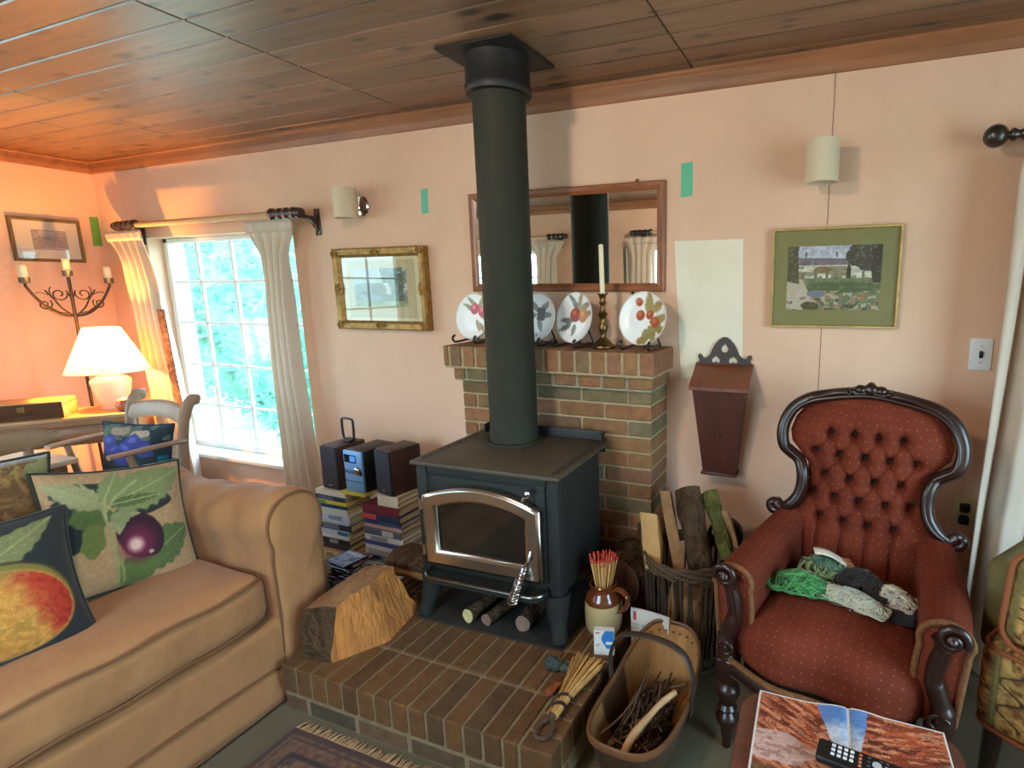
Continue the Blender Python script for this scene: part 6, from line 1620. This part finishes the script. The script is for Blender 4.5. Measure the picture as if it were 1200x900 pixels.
# ---------------------------------------------------------------- patterned chair at the right edge
def p_stripe(u,v,k=1.0):
    s=(u*6*k)%1; p=Paint(u,v,(190,150,84))
    p.lay((fb(u*40,v*34,3)>.5)*.7,(120,84,52)); p.lay((fb(u*30+v*20,v*30,7)>.55)*.8,(214,178,110)); p.lay((np.abs((u*6*k+.35*np.sin(v*40))%1-.5)<.07)*.8,(60,44,36))
    st=(np.abs(s-.08)<.11); p.lay(st*.9,(122,118,70)); p.lay((np.abs(s-.08)<.03)*.9,(156,146,92)); p.noise(.2,70,3)
    return p.c
tap=mat('striped_tapestry',(255,255,255),rough=.95,vcol=True,bump=.4,bs=400); orange_p=mat('chair_piping',(150,86,52),rough=.9)
t=thing('patterned_chair','low chair with gold and green striped floral cover at the right edge','chair',(.765,-.69,0),math.radians(-35))
def box_cover(name,half,r,c,rot=(0,0,0),k=1.):
    T_=Matrix.Translation(c)@Euler(rot).to_matrix().to_4x4()
    m=M(); m.rbox(half,r,90,T=T_)
    # pattern by the local place on the cover
    inv=T_.inverted(); pts=[inv@v for v in m.V]; uu=np.array([p.x+.35*p.y for p in pts])/.5; vv=np.array([p.z-p.y*.8 for p in pts])/.5
    m.col=[tuple(x) for x in nlin(p_stripe(uu+3,vv+3,k))]
    return m.build(name,tap,t,smooth=180),T_
o1,_=box_cover('seat',(.285,.26,.125),.045,(0,.02,.375))
m=M(); 
for zz in(.488,.262): m.tube([(x,y+.02,zz) for x,y in rrect(.28,.255,.045)],.006,8,closed=True)
m.build('seat_piping',orange_p,o1)
o2,T2=box_cover('back_cushion',(.25,.055,.125),.045,(.0,-.155,.625),(-.16,0,0))
m=M(); m.tube([tuple(T2@Vector((x,-.055,z))) for x,z in rrect(.245,.125,.05)],.007,8,closed=True); m.tube([tuple(T2@Vector((x,.055,z))) for x,z in rrect(.245,.125,.05)],.007,8,closed=True); m.build('back_piping',orange_p,o2)
m=M(); m.rbox((.035,.14,.14),.033,8,T=Matrix.Translation((-.305,.03,.53))); m.build('arm',mat('olive_cloth',(110,100,60),rough=.95,var=.1,vs=20),t,smooth=60)
for sx in(-1,1):
    for sy in(-1,1):
        m=M(); m.tube([(sx*.24,.02+sy*.21,.26),(sx*.25,.02+sy*.22,0)],[.026,.016],10); m.build('leg',dark_wood,t)
# ceiling lamp near the front wall (behind the camera), the warm light of the room
CLP=(-1.10,-1.92,2.13)
t=thing('ceiling_lamp','small brass ceiling lamp with a bare bulb near the wall behind the camera','ceiling lamp',(CLP[0],CLP[1],ZC-.002))
m=M(); m.lathe([(0,0),(.12,0),(.125,-.012),(.11,-.03),(0,-.03)],32); m.build('canopy',brass_dark,t,smooth=40)
m=M(); m.lathe([(.008,-.03),(.008,-.06),(0,-.06)],12); m.build('stem',brass_dark,t,smooth=40)
m=M(); m.lathe([(0,-.06),(.012,-.062),(.013,-.085)]+[(.025*sin(a),-.113+.025*cos(a)) for a in[.55+i*.25 for i in range(10)]]+[(0,-.138)],18); m.build('bulb',mat('ceiling_bulb_glass',(255,236,210),emit=(255,214,170),es=12),t,smooth=60)
# ---------------------------------------------------------------- camera
def Rcam():
    rx,ry,rz=[math.radians(a) for a in(10.27546,-.43518,21.07972)]
    cx,sx=cos(rx),sin(rx);cy,sy=cos(ry),sin(ry);cz,sz=cos(rz),sin(rz)
    B=np.array([[1,0,0],[0,0,-1],[0,1,0]])
    Rz=np.array([[cz,sz,0],[-sz,cz,0],[0,0,1]]);Rp=np.array([[1,0,0],[0,cx,-sx],[0,sx,cx]]);Rr=np.array([[cy,-sy,0],[sy,cy,0],[0,0,1]])
    return Rr@Rp@B@Rz
rm=Rcam()
cd=bpy.data.cameras.new('camera'); cam=bpy.data.objects.new('camera',cd); C.objects.link(cam)
mw=Matrix.Identity(4)
for i in range(3):
    mw[i][0]=rm[0][i];mw[i][1]=-rm[1][i];mw[i][2]=-rm[2][i]
mw.translation=(0,-2.25,1.42); cam.matrix_world=mw
cd.sensor_fit='HORIZONTAL';cd.sensor_width=36;cd.lens=635.23/1200*36;cd.shift_x=-136.1/1200;cd.clip_start=.05
bpy.context.scene.camera=cam
# ---------------------------------------------------------------- daylight
w=bpy.data.worlds.new('sky');bpy.context.scene.world=w;w.use_nodes=True
N=w.node_tree.nodes;L=w.node_tree.links;bg=N['Background']
tc=N.new('ShaderNodeTexCoord');sp=N.new('ShaderNodeSeparateXYZ');L.new(tc.outputs['Generated'],sp.inputs[0])
mr=N.new('ShaderNodeMapRange');mr.inputs[1].default_value=-1;mr.inputs[2].default_value=1;L.new(sp.outputs[2],mr.inputs[0])
cr=N.new('ShaderNodeValToRGB');L.new(mr.outputs[0],cr.inputs[0])
e=cr.color_ramp.elements
e[0].position=.40;e[0].color=(.40,.46,.48,1)
e[1].position=1;e[1].color=(.5,.78,1.2,1)
k=cr.color_ramp.elements.new(.5);k.color=(.45,.6,.6,1)
k=cr.color_ramp.elements.new(.56);k.color=(.8,.98,1.15,1)
L.new(cr.outputs[0],bg.inputs[0]);bg.inputs[1].default_value=SKY
def portal(name,loc,rot,sx,sy):
    l=bpy.data.lights.new(name,'AREA');l.shape='RECTANGLE';l.size=sx;l.size_y=sy
    l.cycles.is_portal=True
    o=bpy.data.objects.new(name,l);C.objects.link(o);o.location=loc;o.rotation_euler=rot
portal('portal',((W1[0]+W1[1])/2,.14,(W1[2]+W1[3])/2),(-pi/2,0,0),W1[1]-W1[0],W1[3]-W1[2])
portal('portal',(XL-.14,(WL[0]+WL[1])/2,(WL[2]+WL[3])/2),(0,-pi/2,0),WL[3]-WL[2],WL[1]-WL[0])
for q_ in(WA,WB): portal('portal',((q_[0]+q_[1])/2,YF-.14,(q_[2]+q_[3])/2),(pi/2,0,0),q_[1]-q_[0],q_[3]-q_[2])
portal('portal',(XR+.14,(WR[0]+WR[1])/2,(WR[2]+WR[3])/2),(0,pi/2,0),WR[3]-WR[2],WR[1]-WR[0])
# the lamp bulb
l=bpy.data.lights.new('lamp_bulb','POINT');l.energy=LAMP;l.color=(1,.39,.06);l.shadow_soft_size=.02
o=bpy.data.objects.new('lamp_bulb',l);C.objects.link(o);o.location=LAMP_POS
sc=bpy.context.scene
sc.view_settings.view_transform='Standard';sc.view_settings.look='None';sc.view_settings.gamma=1;sc.view_settings.use_curve_mapping=False
sc.view_settings.exposure=EXPO
sc.cycles.use_denoising=True
sc.cycles.max_bounces=10;sc.cycles.diffuse_bounces=6;sc.cycles.glossy_bounces=4;sc.cycles.transparent_max_bounces=12;sc.cycles.sample_clamp_indirect=6;sc.cycles.caustics_reflective=False;sc.cycles.caustics_refractive=False
l=bpy.data.lights.new('ceiling_bulb','POINT');l.energy=CEIL;l.color=(1,.84,.66);l.shadow_soft_size=.06
o=bpy.data.objects.new('ceiling_bulb',l);C.objects.link(o);o.location=CLP
